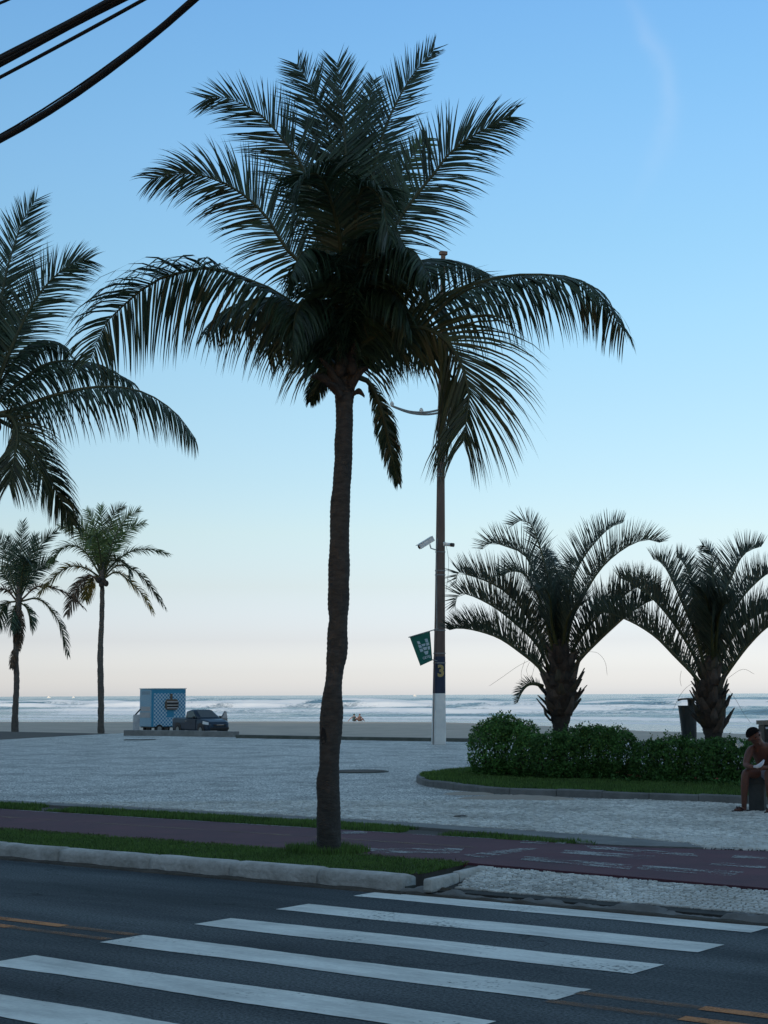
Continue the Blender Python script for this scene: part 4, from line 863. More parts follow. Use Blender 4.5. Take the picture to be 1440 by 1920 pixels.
# low flowering ground cover at the foot of the hedge
RED = mat('red_petals', (.20, .035, .02), .6, .3, 20); PETAL = mat('white_petals', (.7, .7, .66), .6, .1, 20)
rr = random.Random(5); V = []; F = []; MI = []
for k in range(520):
    x = rr.uniform(960, 1440); y = 1452+(x-960)*.042+rr.uniform(-6, 12); q0 = G(x, y, .22); h = rr.uniform(.05, .2); red = rr.random() < .10
    for j in range(12):
        a = rr.uniform(0, 6.28); q = q0+Vector((math.cos(a)*.03, math.sin(a)*.03, h*rr.random())); ax = Vector((math.cos(a), math.sin(a), rr.uniform(.2, 1))).normalized(); bx = ax.cross(Vector((0, 0, 1))).normalized(); s_ = .065*rr.uniform(.6, 1.2); n0 = len(V)
        V += [q, q+ax*s_*.5+bx*s_*.25, q+ax*s_, q+ax*s_*.5-bx*s_*.25]; F += [(n0, n0+1, n0+2, n0+3)]; MI.append(0)
    if red:
        for j in range(10):
            a = rr.uniform(0, 6.28); q = q0+Vector((math.cos(a)*.02, math.sin(a)*.02, h+.01)); ax = Vector((math.cos(a), math.sin(a), rr.uniform(-.2, .8))).normalized(); bx = ax.cross(Vector((0, 0, 1))).normalized(); s_ = .035; n0 = len(V)
            V += [q, q+ax*s_*.6+bx*s_*.5, q+ax*s_, q+ax*s_*.6-bx*s_*.5]; F += [(n0, n0+1, n0+2, n0+3)]; MI.append(1)
mk('ground_cover', V, F, [LEAF, RED], midx=MI)['kind'] = 'stuff'
t = thing('flower_cluster', tuple(P(1386, 1394, 24.55)), 'small cluster of white flowers on the hedge beside the seated man', 'flowers')
for (x, y) in ((1384, 1390), (1388, 1395), (1391, 1396), (1382, 1396), (1385, 1399)):
    c = P(x, y, 24.45); mb = MB()
    for a in range(5):
        an = a*1.2566; d = (RT0*math.cos(an)+Vector((0, 0, 1))*math.sin(an)); e = d.cross(FH); mb.add([c, c+d*.02+e*.013-FH*.012, c+d*.035, c+d*.02-e*.013-FH*.012], [(0, 1, 2, 3)])
    mb.build('flower', PETAL, t)

# ------------------------------------------------------------------ concrete utility pole with banner and cameras
bP = G(822, 1396, .15); DP = HD(bP)
pole = thing('utility_pole', tuple(bP), 'tall brown concrete pole with white painted foot and number 3', 'pole')
prow = [(1399, 808, 836.5), (1303, 811, 835.5), (1150, 814.5, 835), (990, 817, 835), (890, 818.5, 834.5), (600, 823, 836), (478, 826, 836)]
def pole_ring(y, grow=0.0, only=None):
    xl = np.interp(-y, [-r_[0] for r_ in prow], [r_[1] for r_ in prow]); xr = np.interp(-y, [-r_[0] for r_ in prow], [r_[2] for r_ in prow])
    c = P((xl+xr)/2, y, DP+.2); w = (xr-xl)*DP/FPX; a = R(24); A = RT0*math.cos(a)+FH*math.sin(a); B = -RT0*math.sin(a)+FH*math.cos(a)
    hA = w*.43+grow; hB = w*.27+grow; ch = .025
    return [c+A*u+B*v for u, v in ((hA-ch, -hB), (hA, -hB+ch), (hA, hB-ch), (hA-ch, hB), (-hA+ch, hB), (-hA, hB-ch), (-hA, -hB+ch), (-hA+ch, -hB))]
def pole_sleeve(name, ys, grow, m, parent):
    v = []; f = []
    for y in ys: v += pole_ring(y, grow)
    for i in range(len(ys)-1):
        for k in range(8): f.append((i*8+k, i*8+(k+1) % 8, (i+1)*8+(k+1) % 8, (i+1)*8+k))
    f.append(tuple(range(7, -1, -1))); f.append(tuple(range((len(ys)-1)*8, len(ys)*8)))
    return mk(name, v, f, m, parent)
pole_sleeve('shaft', [1399, 1303, 1240, 1150, 990, 890, 750, 600, 478], 0, POLEC, pole)
pole_sleeve('painted_foot', [1398, 1360, 1300], .004, POLEW, pole)
nb = pole_sleeve('painted_band', [1299.6, 1260, 1231], .004, NAVY, pole)
for y in (1243, 1225, 1182, 1078, 1070, 1035, 893, 889, 780): pole_sleeve('strap', [y+1, y-1], .012, GREYM, pole)
pole_sleeve('cap', [478, 474, 472], .05, POLEC, pole)
pl, pr_ = pole_ring(1267, .006), pole_ring(1300, .006)
mk('white_stripe', [pl[0], pl[1], pl[2], pr_[0], pr_[1], pr_[2]], [(0, 1, 4, 3), (1, 2, 5, 4)], POLEW, pole)
def text_mesh(txt, font_size, origin, xdir, ydir, m, parent, name, off=Vector((0, 0, 0)), ext=.002, bold=0.0):
    cu = bpy.data.curves.new('lettering', 'FONT'); cu.body = txt; cu.size = font_size; cu.align_x = 'CENTER'; cu.align_y = 'CENTER'; cu.extrude = ext; cu.offset = bold; cu.resolution_u = 4
    ob = bpy.data.objects.new('lettering', cu); COL.objects.link(ob); dg = bpy.context.evaluated_depsgraph_get(); me = ob.evaluated_get(dg).to_mesh()
    zd = xdir.cross(ydir); V = [origin+off+xdir*v.co.x+ydir*v.co.y+zd*v.co.z for v in me.vertices]; F = [tuple(p.vertices) for p in me.polygons]
    COL.objects.unlink(ob); bpy.data.objects.remove(ob)
    return mk(name, V, F, m, parent)
fa = pole_ring(1259, .008); c = (fa[0]+fa[7])/2; xd = (fa[0]-fa[7]).normalized(); text_mesh('3', .50, c, xd, Vector((0, 0, 1)), GOLD, nb, 'number', bold=.02)
MB().tube([P(819, 1180, DP-.1), P(818, 1035, DP-.05), P(820, 1010, DP-.02)], .018, 6).build('conduit', GREYM, pole)
MB().tube([P(812, 1398, DP-.05), P(816, 1180, DP-.02)], .016, 6).build('conduit', POLEC, pole)
C = spline([tuple(P(x, y, DP-.1)) for x, y in ((837, 1024), (841, 1050), (840, 1080), (836, 1110))], 12); MB().tube([Vector(c) for c in C], .006, 5).build('wire', BLACKM, pole)
# bracket arm with insulators reaching left under the crown
for dy in (0, 6):
    C = spline([tuple(P(x, y+dy*(x-735)/95, DP)) for x, y in ((826, 768), (800, 773), (770, 772), (745, 765), (733, 760))], 14); MB().tube([Vector(c) for c in C], .035, 8).build('arm', GREYM, pole)
for x, y in ((735, 757), (790, 769)): MB().tube([P(x, y+4, DP), P(x, y, DP), P(x, y-4, DP)], [.05, .07, .03], 8).build('insulator', WHITEM, pole)
# surveillance cameras
def camera_box(pts, w, h, m, label, br, lens):
    a, b = P(*pts[0]), P(*pts[1]); t = thing('surveillance_camera', tuple((a+b)/2), label, 'camera'); d = (b-a); q = d.to_track_quat('X', 'Z').to_matrix()
    MB().box((a+b)/2, (d.length, w, h), q, bev=.02).build('housing', m, t); MB().box((a+b)/2+q @ Vector((.02, 0, h/2+.012)), (d.length*1.08, w*1.15, .016), q, bev=.005).build('sunshield', m, t)
    MB().tube([b, b+d.normalized()*.02], h*.32, 12).build('lens', BLACKM, t)
    MB().tube([P(x, y, D_) for x, y, D_ in br], .022, 6).build('bracket', m, t); return t
camera_box(((812, 1010, DP-.25), (786, 1026, DP-.45)), .16, .15, WHITEM, 'boxy white security camera tilted down on the left side of the tall pole', [(806, 1021, DP-.28), (808, 1028, DP-.2), (817, 1031, DP+.05)], 1)
t = thing('surveillance_camera', tuple(P(841, 1021, DP)), 'small bullet security camera on the right side of the tall pole', 'camera')
MB().tube([P(831, 1020, DP), P(833, 1020, DP), P(836, 1020.5, DP)], [.05, .075, .06], 10).build('mount', WHITEM, t)
MB().tube([P(836, 1020.5, DP-.03), P(846, 1021.5, DP-.12)], .055, 12).build('housing', WHITEM, t); MB().tube([P(845, 1021.4, DP-.11), P(851, 1022, DP-.16)], .062, 12).build('front', BLACKM, t)
# green banner on its rod
DBn = DP-.1
ban = thing('banner', tuple(P(813, 1181, DBn)), 'green cloth banner with white logo hanging from a rod on the tall pole', 'banner')
MB().tube([P(822, 1178, DBn), P(813, 1181.2, DBn), P(766, 1195, DBn-.3)], .016, 8).build('rod', GREYM, ban)
MB().tube([P(820, 1239, DBn), P(810, 1237, DBn)], .016, 8).build('clip', GREYM, ban)
def zban(x, y, off=0.0): # point on the cloth, given by fractions from the photograph's own outline
    return P(760+x/14.4, 1170+y/14.4, DBn-.30*(1-(x/760))-.02*math.sin(x*.012+y*.006)-off)
TL, TR, BR, BL = (120, 360), (665, 200), (730, 980), (405, 1130)
def bil(u, v): return ((TL[0]*(1-u)+TR[0]*u)*(1-v)+(BL[0]*(1-u)+BR[0]*u)*v, (TL[1]*(1-u)+TR[1]*u)*(1-v)+(BL[1]*(1-u)+BR[1]*u)*v)
V = []; F = []
for s_ in (0, -.006):
    for i in range(9):
        for j in range(11): V.append(zban(*bil(i/8, j/10), off=s_))
for i in range(8):
    for j in range(10): F.append((i*11+j, i*11+j+1, (i+1)*11+j+1, (i+1)*11+j)); F.append((99+i*11+j, 99+(i+1)*11+j, 99+(i+1)*11+j+1, 99+i*11+j+1))
cl = mk('cloth', V, F, GREENF, ban, smooth=True)
for q in ([(310, 470), (375, 458), (415, 535), (345, 552)], [(520, 405), (595, 393), (622, 478), (552, 497)], [(430, 552), (470, 540), (545, 522), (535, 590), (465, 604)], [(345, 580), (415, 560), (455, 630), (380, 655)], [(562, 512), (632, 492), (648, 565), (570, 590)],
          [(460, 640), (585, 610), (578, 690), (510, 712)], [(378, 680), (455, 660), (490, 730), (415, 762)], [(598, 612), (660, 596), (664, 680), (608, 698)], [(495, 748), (622, 718), (612, 810), (545, 830)]):
    mk('logo_piece', [zban(x, y, .006) for x, y in q], [tuple(range(len(q)))], BANW, cl)
o_ = zban(575, 900); xd = (zban(685, 862)-zban(465, 930)).normalized(); zd = -FH; zd = (zd-xd*zd.dot(xd)).normalized(); text_mesh('CETEJ', .105, o_, xd, zd.cross(xd), BANW, cl, 'lettering', off=-FH*.008, bold=.003)

# ------------------------------------------------------------------ litter bin beside the second triangle palm
DN = 29.6; cb = P(1291, 1390, DN); gb = Vector((cb.x, cb.y, .215))
bn = thing('litter_bin', tuple(gb), 'dark grey hooded litter bin beside a short palm', 'litter bin')
def ringpx(x0, x1, y, dep, n=16, sq=.75):
    a, b = P(x0, y, DN), P(x1, y, DN); c = (a+b)/2; r_ = (b-a).length/2
    return [c+RT0*(math.copysign(abs(math.cos(u))**sq, math.cos(u))*r_)+FH*(math.copysign(abs(math.sin(u))**sq, math.sin(u))*dep) for u in np.linspace(0, 2*math.pi, n+1)[:-1]]
def loft(rings, name, m, parent, cap=(True, True), smooth=False):
    n = len(rings[0]); v = [p for r_ in rings for p in r_]; f = [(i*n+k, i*n+(k+1) % n, (i+1)*n+(k+1) % n, (i+1)*n+k) for i in range(len(rings)-1) for k in range(n)]
    if cap[0]: f.append(tuple(range(n-1, -1, -1)))
    if cap[1]: f.append(tuple(range((len(rings)-1)*n, len(rings)*n)))
    return mk(name, v, f, m, parent, smooth)
loft([ringpx(1279, 1306, 1385, .13), ringpx(1276, 1305.5, 1355, .145), ringpx(1272, 1305, 1326, .16), ringpx(1271, 1305.5, 1323, .165), ringpx(1273, 1304, 1323, .15), ringpx(1275, 1304, 1340, .14)], 'bucket', BINM, bn)
loft([ringpx(1290, 1303, 1340, .10), ringpx(1290, 1302, 1318, .10), ringpx(1289, 1303, 1311, .11)], 'hood_support', BINM, bn)
v = []; f = []
hp = [(1270.5, 1314.5), (1271, 1311), (1277, 1309.3), (1290, 1308.6), (1305, 1308.8), (1306, 1312.5), (1290, 1312), (1279, 1312.4), (1273, 1314.5)]
for d_ in (-.17, .17): v += [P(x, y, DN+d_) for x, y in hp]
n = len(hp); f = [tuple(range(n)), tuple(range(2*n-1, n-1, -1))]+[(i, n+i, n+(i+1) % n, (i+1) % n) for i in range(n)]
mk('hood', v, f, BINM, bn)
MB().tube([gb-Vector((0, 0, .1)), Vector((gb.x, gb.y, P(1291, 1380, DN).z))], .035, 10).build('post', GREYM, bn)

# ------------------------------------------------------------------ seated man, his bench and cart
def skin_mesh(name, nodes, edges, m, parent, sub=2, root=0, post=None):
    me = bpy.data.meshes.new(name); me.from_pydata([tuple(p) for p, r_ in nodes], edges, []); ob = bpy.data.objects.new(name, me); COL.objects.link(ob)
    md = ob.modifiers.new('skin', 'SKIN'); md.use_smooth_shade = True
    for i, (p, r_) in enumerate(nodes): me.skin_vertices[0].data[i].radius = (r_, r_); me.skin_vertices[0].data[i].use_root = (i == root)
    sb = ob.modifiers.new('sub', 'SUBSURF'); sb.levels = sub; sb.render_levels = sub
    dg = bpy.context.evaluated_depsgraph_get(); e = ob.evaluated_get(dg).to_mesh(); V = [Vector(v.co) for v in e.vertices]; F = [tuple(p.vertices) for p in e.polygons]
    COL.objects.unlink(ob); bpy.data.objects.remove(ob)
    if post: V = [post(v) for v in V]
    return mk(name, V, F, m, parent, smooth=True)
SKIN = mat('tanned_skin', (.14, .058, .040), .5, .15, 12, spec=.35); SKIN2 = mat('skin', (.26, .13, .09), .55, .1, 10); HAIR = mat('dark_hair', (.010, .009, .009), .95, .3, 40, spec=.05); SHORTS = mat('grey_blue_cloth', (.22, .24, .30), .85, .15, 15); CLOTHW = mat('white_cloth', (.62, .62, .66), .85, .1, 15); SOLE = mat('sandal_rubber', (.03, .012, .012), .6, .2, 20)
DMn = HD(G(1397, 1521, .15)); gm = G(1397, 1521, .15)
man = thing('person', tuple(gm), 'bare-chested person in shorts and flip-flops bent forward on the bench', 'person')
def Mp(x, y, d=0.0): return P(x, y, DMn+d)
J = [(Mp(1442, 1449, .20), .145), (Mp(1439, 1430, .13), .13), (Mp(1432, 1411, .03), .150), (Mp(1424.5, 1397, -.07), .078), (Mp(1420.5, 1391, -.12), .060), (Mp(1418, 1387, -.18), .074), (Mp(1414.5, 1379.5, -.22), .094), (Mp(1411.5, 1373, -.22), .078),
     (Mp(1410, 1403, -.01), .072), (Mp(1402, 1418, -.06), .052), (Mp(1398, 1434, -.11), .044), (Mp(1404, 1437, -.2), .043), (Mp(1411.5, 1438.5, -.27), .029), (Mp(1416.5, 1438.8, -.29), .036),
     (Mp(1448, 1402, -.08), .072), (Mp(1452, 1420, -.14), .05), (Mp(1451, 1437, -.2), .045), (Mp(1436, 1440, -.28), .030), (Mp(1429, 1440, -.30), .036),
     (Mp(1432, 1451, .1), .098), (Mp(1414, 1449.5, -.02), .082), (Mp(1398, 1448, -.12), .062), (Mp(1396.5, 1465, -.10), .060), (Mp(1395.5, 1490, -.08), .046), (Mp(1395, 1510, -.06), .036), (Mp(1396, 1517, -.05), .036), (Mp(1386, 1518, -.10), .034), (Mp(1377, 1519.5, -.14), .024),
     (Mp(1448, 1452, .1), .098), (Mp(1445, 1451, -.12), .082), (Mp(1441, 1450, -.32), .062), (Mp(1442, 1468, -.31), .060), (Mp(1444, 1492, -.28), .046), (Mp(1446, 1512, -.26), .036), (Mp(1447, 1518.5, -.25), .036), (Mp(1442, 1520, -.34), .034), (Mp(1438, 1521.5, -.42), .024)]
E_ = [(0, 1), (1, 2), (2, 3), (3, 4), (4, 5), (5, 6), (6, 7), (2, 8), (8, 9), (9, 10), (10, 11), (11, 12), (12, 13), (2, 14), (14, 15), (15, 16), (16, 17), (17, 18), (0, 19), (19, 20), (20, 21), (21, 22), (22, 23), (23, 24), (24, 25), (25, 26), (26, 27), (0, 28), (28, 29), (29, 30), (30, 31), (31, 32), (32, 33), (33, 34), (34, 35), (35, 36)]
def add_chain(root_i, pts, rads):
    prev = root_i
    for p, r_ in zip(pts, rads): J.append((p, r_)); E_.append((prev, len(J)-1)); prev = len(J)-1
for hi, sg in ((13, 1), (18, -1)):
    h = J[hi][0]
    for k in range(4):
        o_ = Vector((0, 0, .022-.015*k)); fwd = RT0*sg
        add_chain(hi, [h+o_+fwd*.045-FH*.01, h+o_+fwd*(.075-.004*abs(k-1))-FH*.03, h+o_+fwd*(.078-.006*abs(k-1))+Vector((0, 0, -.02))-FH*.045], [.011, .0095, .008])
    add_chain(hi, [h+Vector((0, 0, .03))-FH*.03+RT0*sg*.01, h+Vector((0, 0, .04))-FH*.05+RT0*sg*.04], [.012, .009])
hd = J[6][0]; fdir = (-FH*.75+RT0*.42-Vector((0, 0, .45))).normalized(); udir = (J[7][0]-J[5][0]).normalized(); fdir = (fdir-udir*fdir.dot(udir)).normalized(); sdir_ = udir.cross(fdir)
add_chain(6, [hd+fdir*.085-udir*.02, hd+fdir*.112-udir*.035], [.022, .013])          # nose
for s_ in (-1, 1): add_chain(6, [hd+sdir_*s_*.085-udir*.01, hd+sdir_*s_*.105], [.018, .02])   # ears
add_chain(5, [J[5][0]+fdir*.06-udir*.005], [.036])                                  # chin
skin_mesh('body', J, E_, SKIN, man, 2)
# hair cap, brow and eyes
V = []; F = []
for i in range(7):
    for k in range(16):
        th = i/6*1.45; ph = 2*math.pi*k/16; d = udir*math.cos(th)+(fdir*math.cos(ph)+sdir_*math.sin(ph))*math.sin(th)
        cut = 1-.28*max(0, math.cos(ph))*(i/6); d2 = udir*math.cos(th*cut)+(fdir*math.cos(ph)*1.04+sdir_*math.sin(ph)*.96)*math.sin(th*cut); V.append(hd+udir*.012-fdir*.012+d2*.105)
for i in range(6):
    for k in range(16): F.append((i*16+k, i*16+(k+1) % 16, (i+1)*16+(k+1) % 16, (i+1)*16+k))
mk('hair', V, F, HAIR, man, smooth=True)
for s_ in (-1, 1):
    c = hd+fdir*.083+sdir_*s_*.035+udir*.005; MB().tube([c-sdir_*.014, c, c+sdir_*.014], [.004, .008, .004], 6).build('eye', HAIR, man)
    c = c+udir*.018+fdir*.006; MB().tube([c-sdir_*.02, c+fdir*.003, c+sdir_*.02], [.003, .005, .003], 6).build('eyebrow', HAIR, man)
# shorts: tubes over hips and upper thighs
mb = MB()
mb.tube([Mp(1442, 1436, .16), Mp(1442, 1447, .19), Mp(1441, 1457, .2)], [.15, .175, .16], 16)
mb.tube([Mp(1446, 1452, .14), Mp(1446, 1451.5, -.02), Mp(1443, 1451, -.17)], [.125, .118, .108], 16)
mb.tube([Mp(1436, 1451, .14), Mp(1428, 1450.5, .06), Mp(1419, 1450, .0)], [.125, .115, .103], 16)
mb.build('shorts', SHORTS, man, smooth=True)
for (pts, nm) in (([(1404, 1520.5, -.03), (1390, 1521, -.09), (1374, 1522, -.16)], 0), ([(1450, 1521.5, -.2), (1445, 1522, -.33), (1437, 1523, -.47)], 1)):
    q = [P(x, y, DMn+d) for x, y, d in pts]; q = [Vector((p.x, p.y, .166)) for p in q]; d = (q[2]-q[0]).normalized(); sd_ = Vector((-d.y, d.x, 0)); mb = MB()
    V = [q[0]+(q[2]-q[0])*t_+sd_*w_*s_+Vector((0, 0, z_)) for z_ in (-.014, .004) for t_, w_, s_ in ((0, .03, 1), (.1, .04, 1), (.5, .036, 1), (.8, .048, 1), (1, .025, 1), (1, .025, -1), (.8, .048, -1), (.5, .036, -1), (.1, .04, -1), (0, .03, -1))]
    n = 10; mb.add(V, [tuple(range(n-1, -1, -1)), tuple(range(n, 2*n))]+[(i, (i+1) % n, n+(i+1) % n, n+i) for i in range(n)])
    ff = mb.build('flip_flop', SOLE, man); a = q[0]+(q[2]-q[0])*.82
    for s_ in (-1, 1): MB().tube([a+Vector((0, 0, .005)), a-d*.04+sd_*s_*.02+Vector((0, 0, .055)), a-d*.10+sd_*s_*.045+Vector((0, 0, .01))], .007, 6).build('strap', SOLE, ff)
# white cloth in his hands
mb = MB(); rr = random.Random(2); C = [Mp(1413, 1437.5, -.31), Mp(1419, 1437.5, -.345), Mp(1425, 1435, -.345), Mp(1430, 1430, -.33), Mp(1432.5, 1425, -.31)]
mb.tube(C, [.012, .022, .028, .022, .01], 10, squash=.6); o = mb.build('cloth', CLOTHW, None, True, origin=tuple(C[2])); tag(o, 'crumpled white cloth held in the hands of the seated person', 'cloth')
# bench: slab on block legs
bc = Mp(1404, 1523, -.02); bc.z = .15; ang = R(-18); A = RT0*math.cos(ang)+FH*math.sin(ang); A.z = 0; A.normalize(); B = Vector((-A.y, A.x, 0)); rot = Matrix((A, B, Vector((0, 0, 1)))).transposed()
bench = thing('bench', tuple(bc), 'dark concrete block bench under the seated person', 'bench')
BENC = mat('dark_bench_concrete', (.085, .09, .088), .85, .3, 4, c2=(.05, .053, .052), bump=.4, bscale=25)
for off in (.10, 1.3): MB().box(bc+A*(off)+B*.24+Vector((0, 0, .18)), (.20, .42, .38), rot, bev=.012).build('leg', BENC, bench)
MB().box(bc+A*.72+B*.24+Vector((0, 0, .41)), (1.48, .46, .10), rot, bev=.015).build('seat', BENC, bench)
# vendor's cart behind him
DCt = DMn+1.6; cc = P(1457, 1362, DCt); cart = thing('vendor_cart', (cc.x, cc.y, .215), 'dark vendor box cart with beige lid behind the seated person', 'cart')
LID = mat('beige_lid', (.20, .17, .14), .7, .2, 8); cz0 = P(1440, 1379, DCt).z; cz1 = P(1440, 1359, DCt).z
MB().box((cc.x, cc.y, cz1-.22), (.46, .36, .44), Matrix.Rotation(YAW, 3, 'Z'), bev=.02).build('box', BLACKM, cart)
lo = [Vector((cc.x, cc.y, cz1+.003))+RT0*u+FH*v for u, v in ((-.25, -.2), (.25, -.2), (.25, .2), (-.25, .2))]; up_ = [Vector((cc.x, cc.y, cz1+.08))+RT0*u+FH*v for u, v in ((-.25, -.2), (.25, -.2), (.25, .2), (-.25, .2))]
for q in up_[:1]+up_[3:]: q.z -= .02
cart_box_top = cz1
mk('lid', lo+up_, [(3, 2, 1, 0), (4, 5, 6, 7), (0, 1, 5, 4), (1, 2, 6, 5), (2, 3, 7, 6), (3, 0, 4, 7)], LID, cart)
for u, v in ((-.18, -.14), (.18, -.14), (-.18, .14), (.18, .14)):
    p = Vector((cc.x, cc.y, 0))+RT0*u+FH*v; MB().tube([(p.x, p.y, .2), (p.x, p.y, cz1-.43)], .018, 6).build('leg', GREYM, cart)
mk('mark', [P(x, y, DCt-.193) for x, y in ((1435, 1363), (1440, 1363), (1444, 1366), (1436, 1367))], [(0, 1, 2, 3)], CLOTHW, cart)

# ------------------------------------------------------------------ two people resting at the water's edge
def sitter(px, py, D, label, shirt, hairm, lean, arm_left, s=1.0):
    b = P(px, py, D); b.z = float(sand_z(np.array(b.x), np.array(b.y)))+.02; t = thing('person', tuple(b), label, 'person', 'people resting on the sand by the water'); U = Vector((0, 0, 1)); r_ = RT0; sea_d = Vector((0, 1, 0))
    n = [(b+U*.12, .15), (b+U*.32+r_*lean*.4, .14), (b+U*.52+r_*lean, .17), (b+U*.64+r_*lean*1.15, .06), (b+U*.72+r_*lean*1.2, .08), (b+U*.81+r_*lean*1.25, .10), (b+U*.88+r_*lean*1.25, .07)]
    e = [(0, 1), (1, 2), (2, 3), (3, 4), (4, 5), (5, 6)]
    for sg in (-1, 1):
        k = len(n)
        if sg == -1 and arm_left: n += [(b+U*.53+r_*(lean-.2), .065), (b+U*.33+r_*(lean-.45), .05), (b+U*.03+r_*(lean-.72), .04)]
        else: n += [(b+U*.53+r_*(lean+sg*.2), .065), (b+U*.3+r_*(lean+sg*.27)+sea_d*.08, .05), (b+U*.16+r_*(lean+sg*.18)+sea_d*.3, .04)]
        e += [(2, k), (k, k+1), (k+1, k+2)]; k = len(n)
        n += [(b+U*.11+r_*sg*.1+sea_d*.08, .095), (b+U*.38+r_*sg*.15+sea_d*.42, .065), (b+U*.05+r_*sg*.15+sea_d*.72, .045), (b+U*.03+r_*sg*.15+sea_d*.88, .035)]; e += [(0, k), (k, k+1), (k+1, k+2), (k+2, k+3)]
    skin_mesh('body', n, e, SKIN2, t, 1)
    mb = MB(); mb.tube([b+U*.08, b+U*.32+r_*lean*.4, b+U*.5+r_*lean, b+U*.6+r_*lean*1.1], [.17, .165, .195, .10], 12); mb.build('shirt', shirt, t, True)
    mb = MB(); c = b+U*.84+r_*lean*1.25; mb.tube([c-U*.08, c-U*.02, c+U*.05, c+U*.09], [.10, .122, .11, .05], 10); mb.build('hair', hairm, t, True); return t
TEAL = mat('dark_teal_shirt', (.03, .06, .065), .8, .2, 10); MAROON = mat('maroon_cap', (.12, .07, .08), .8, .2, 10)
sitter(663, 1351, 184, 'person in dark clothes leaning back on one arm at the water edge', TEAL, mat('dark_cap', (.02, .045, .04), .8, .2, 10), .05, True)
sitter(674, 1351, 184, 'person with pinkish headwear sitting at the water edge beside another', mat('brown_shirt', (.10, .07, .06), .8, .2, 10), MAROON, .02, False)

# ------------------------------------------------------------------ blue tiled food trailer
def checker_mat(name, scale, c1, c2, rot):
    m, n, l, b = node_mat(name); tc = n.new('ShaderNodeTexCoord'); mp = n.new('ShaderNodeMapping'); mp.inputs['Rotation'].default_value = rot
    ck = n.new('ShaderNodeTexChecker'); ck.inputs['Scale'].default_value = scale; ck.inputs[1].default_value = (*c1, 1); ck.inputs[2].default_value = (*c2, 1)
    l.new(tc.outputs['UV'], mp.inputs[0]); l.new(mp.outputs[0], ck.inputs[0]); l.new(ck.outputs[0], b.inputs['Base Color']); b.inputs['Roughness'].default_value = .45; return m
def face_uv(o, A, Bv):                     # flat print: metres along the panel
    uv = o.data.uv_layers.new(name='UVMap'); 
    for lp in o.data.loops: v = o.data.vertices[lp.vertex_index].co; uv.data[lp.index].uv = (v.dot(A), v.dot(Bv))
DT = 100.0; ctop = P(284.5, 1292, DT); gx = P(284.5, 1369, DT); gz = float(sand_z(np.array(gx.x), np.array(gx.y))); corner = Vector((gx.x, gx.y, gz)); Ht = ctop.z-gz
th = R(38); RA = RT0*math.cos(th)+FH*math.sin(th); LA = -RT0*math.sin(th)+FH*math.cos(th); La, Lb = 2.52, 1.62; Uz = Vector((0, 0, 1))
trl = thing('food_trailer', tuple(corner+RA*La/2+LA*Lb/2), 'blue and white checked food trailer parked on the sand by the pickup', 'food trailer')
BLUE = mat('blue_panel', (.02, .20, .34), .45, .15, 2); CHK = checker_mat('blue_white_check', 8.0, (.36, .48, .55), (.012, .17, .33), (0, 0, 0)); CHK2 = checker_mat('small_blue_check', 13, (.30, .40, .47), (.03, .20, .34), (0, 0, 0))
zf0, zt = .42, Ht
trot = Matrix((RA, LA, Uz)).transposed(); cen = corner+RA*La/2+LA*Lb/2
MB().box(cen+Uz*((zf0+zt)/2), (La, Lb, zt-zf0), trot, bev=.015).build('body', BLUE, trl)
MB().box(cen+Uz*(zt+.03), (La+.08, Lb+.08, .055), trot, bev=.01).build('roof', WHITEM, trl)
def panel(o0, A, u0, u1, z0, z1, off, m, name, nrm, uv=True, parent=trl):
    p = [o0+A*u0+Uz*z0, o0+A*u1+Uz*z0, o0+A*u1+Uz*z1, o0+A*u0+Uz*z1]; v = [q+nrm*off for q in p]+[q+nrm*(off-.03) for q in p]
    o = mk(name, v, [(0, 1, 2, 3), (7, 6, 5, 4), (0, 4, 5, 1), (1, 5, 6, 2), (2, 6, 7, 3), (3, 7, 4, 0)], m, parent)
    if uv: face_uv(o, A, Uz)
    return o
nR, nL = -LA, -RA
panel(corner, RA, .12, La-.02, zf0+.02, zt-.28, .012, CHK, 'tiled_panel', nR); panel(corner, RA, 1.10, 1.62, zf0+.6, zt-.9, .018, BLUE, 'blue_panel', nR)
panel(corner, LA, .10, Lb-.02, zf0+.02, zt-.06, .012, CHK2, 'tiled_panel', nL)
panel(corner, LA, .25, Lb-.3, zt-.36, zt-.14, .02, mat('sign_board', (.16, .24, .30), .6, .2, 8), 'sign_board', nL)
panel(corner, LA, .22, Lb-.15, 1.42, 1.72, .03, mat('board', (.30, .31, .33), .7, .1, 3), 'menu_board', nL); panel(corner, LA, .22, Lb-.1, 1.0, 1.34, .03, bpy.data.materials['board'], 'menu_board', nL)
# round-cornered hatch with shelves and a chimney stub on the long side
hatch = MB(); hu, hz, hw, hh = 1.42, 1.85, .47, .34; oc = [(-hw, -hh*.55), (-hw*.72, -hh), (hw*.72, -hh), (hw, -hh*.55), (hw, hh*.5), (hw*.72, hh), (-hw*.72, hh), (-hw, hh*.5)]
HAT = mat('brown_hatch', (.11, .085, .065), .7, .25, 8); v = [corner+RA*(hu+a)+Uz*(hz+b)+nR*o_ for o_ in (.16, .0) for a, b in oc]
hatch.add(v, [tuple(range(8)), tuple(range(15, 7, -1))]+[(i, 8+i, 8+(i+1) % 8, (i+1) % 8) for i in range(8)]); ho = hatch.build('hatch', HAT, trl)
for z_, hgt, mm in ((hz+.17, .035, CLOTHW), (hz+.06, .13, BLACKM), (hz-.04, .035, WHITEM), (hz-.14, .09, BLACKM), (hz-.22, .035, CLOTHW)): panel(corner, RA, hu-.40, hu+.40, z_-hgt/2, z_+hgt/2, .19, mm, 'shelf', nR, False, ho)
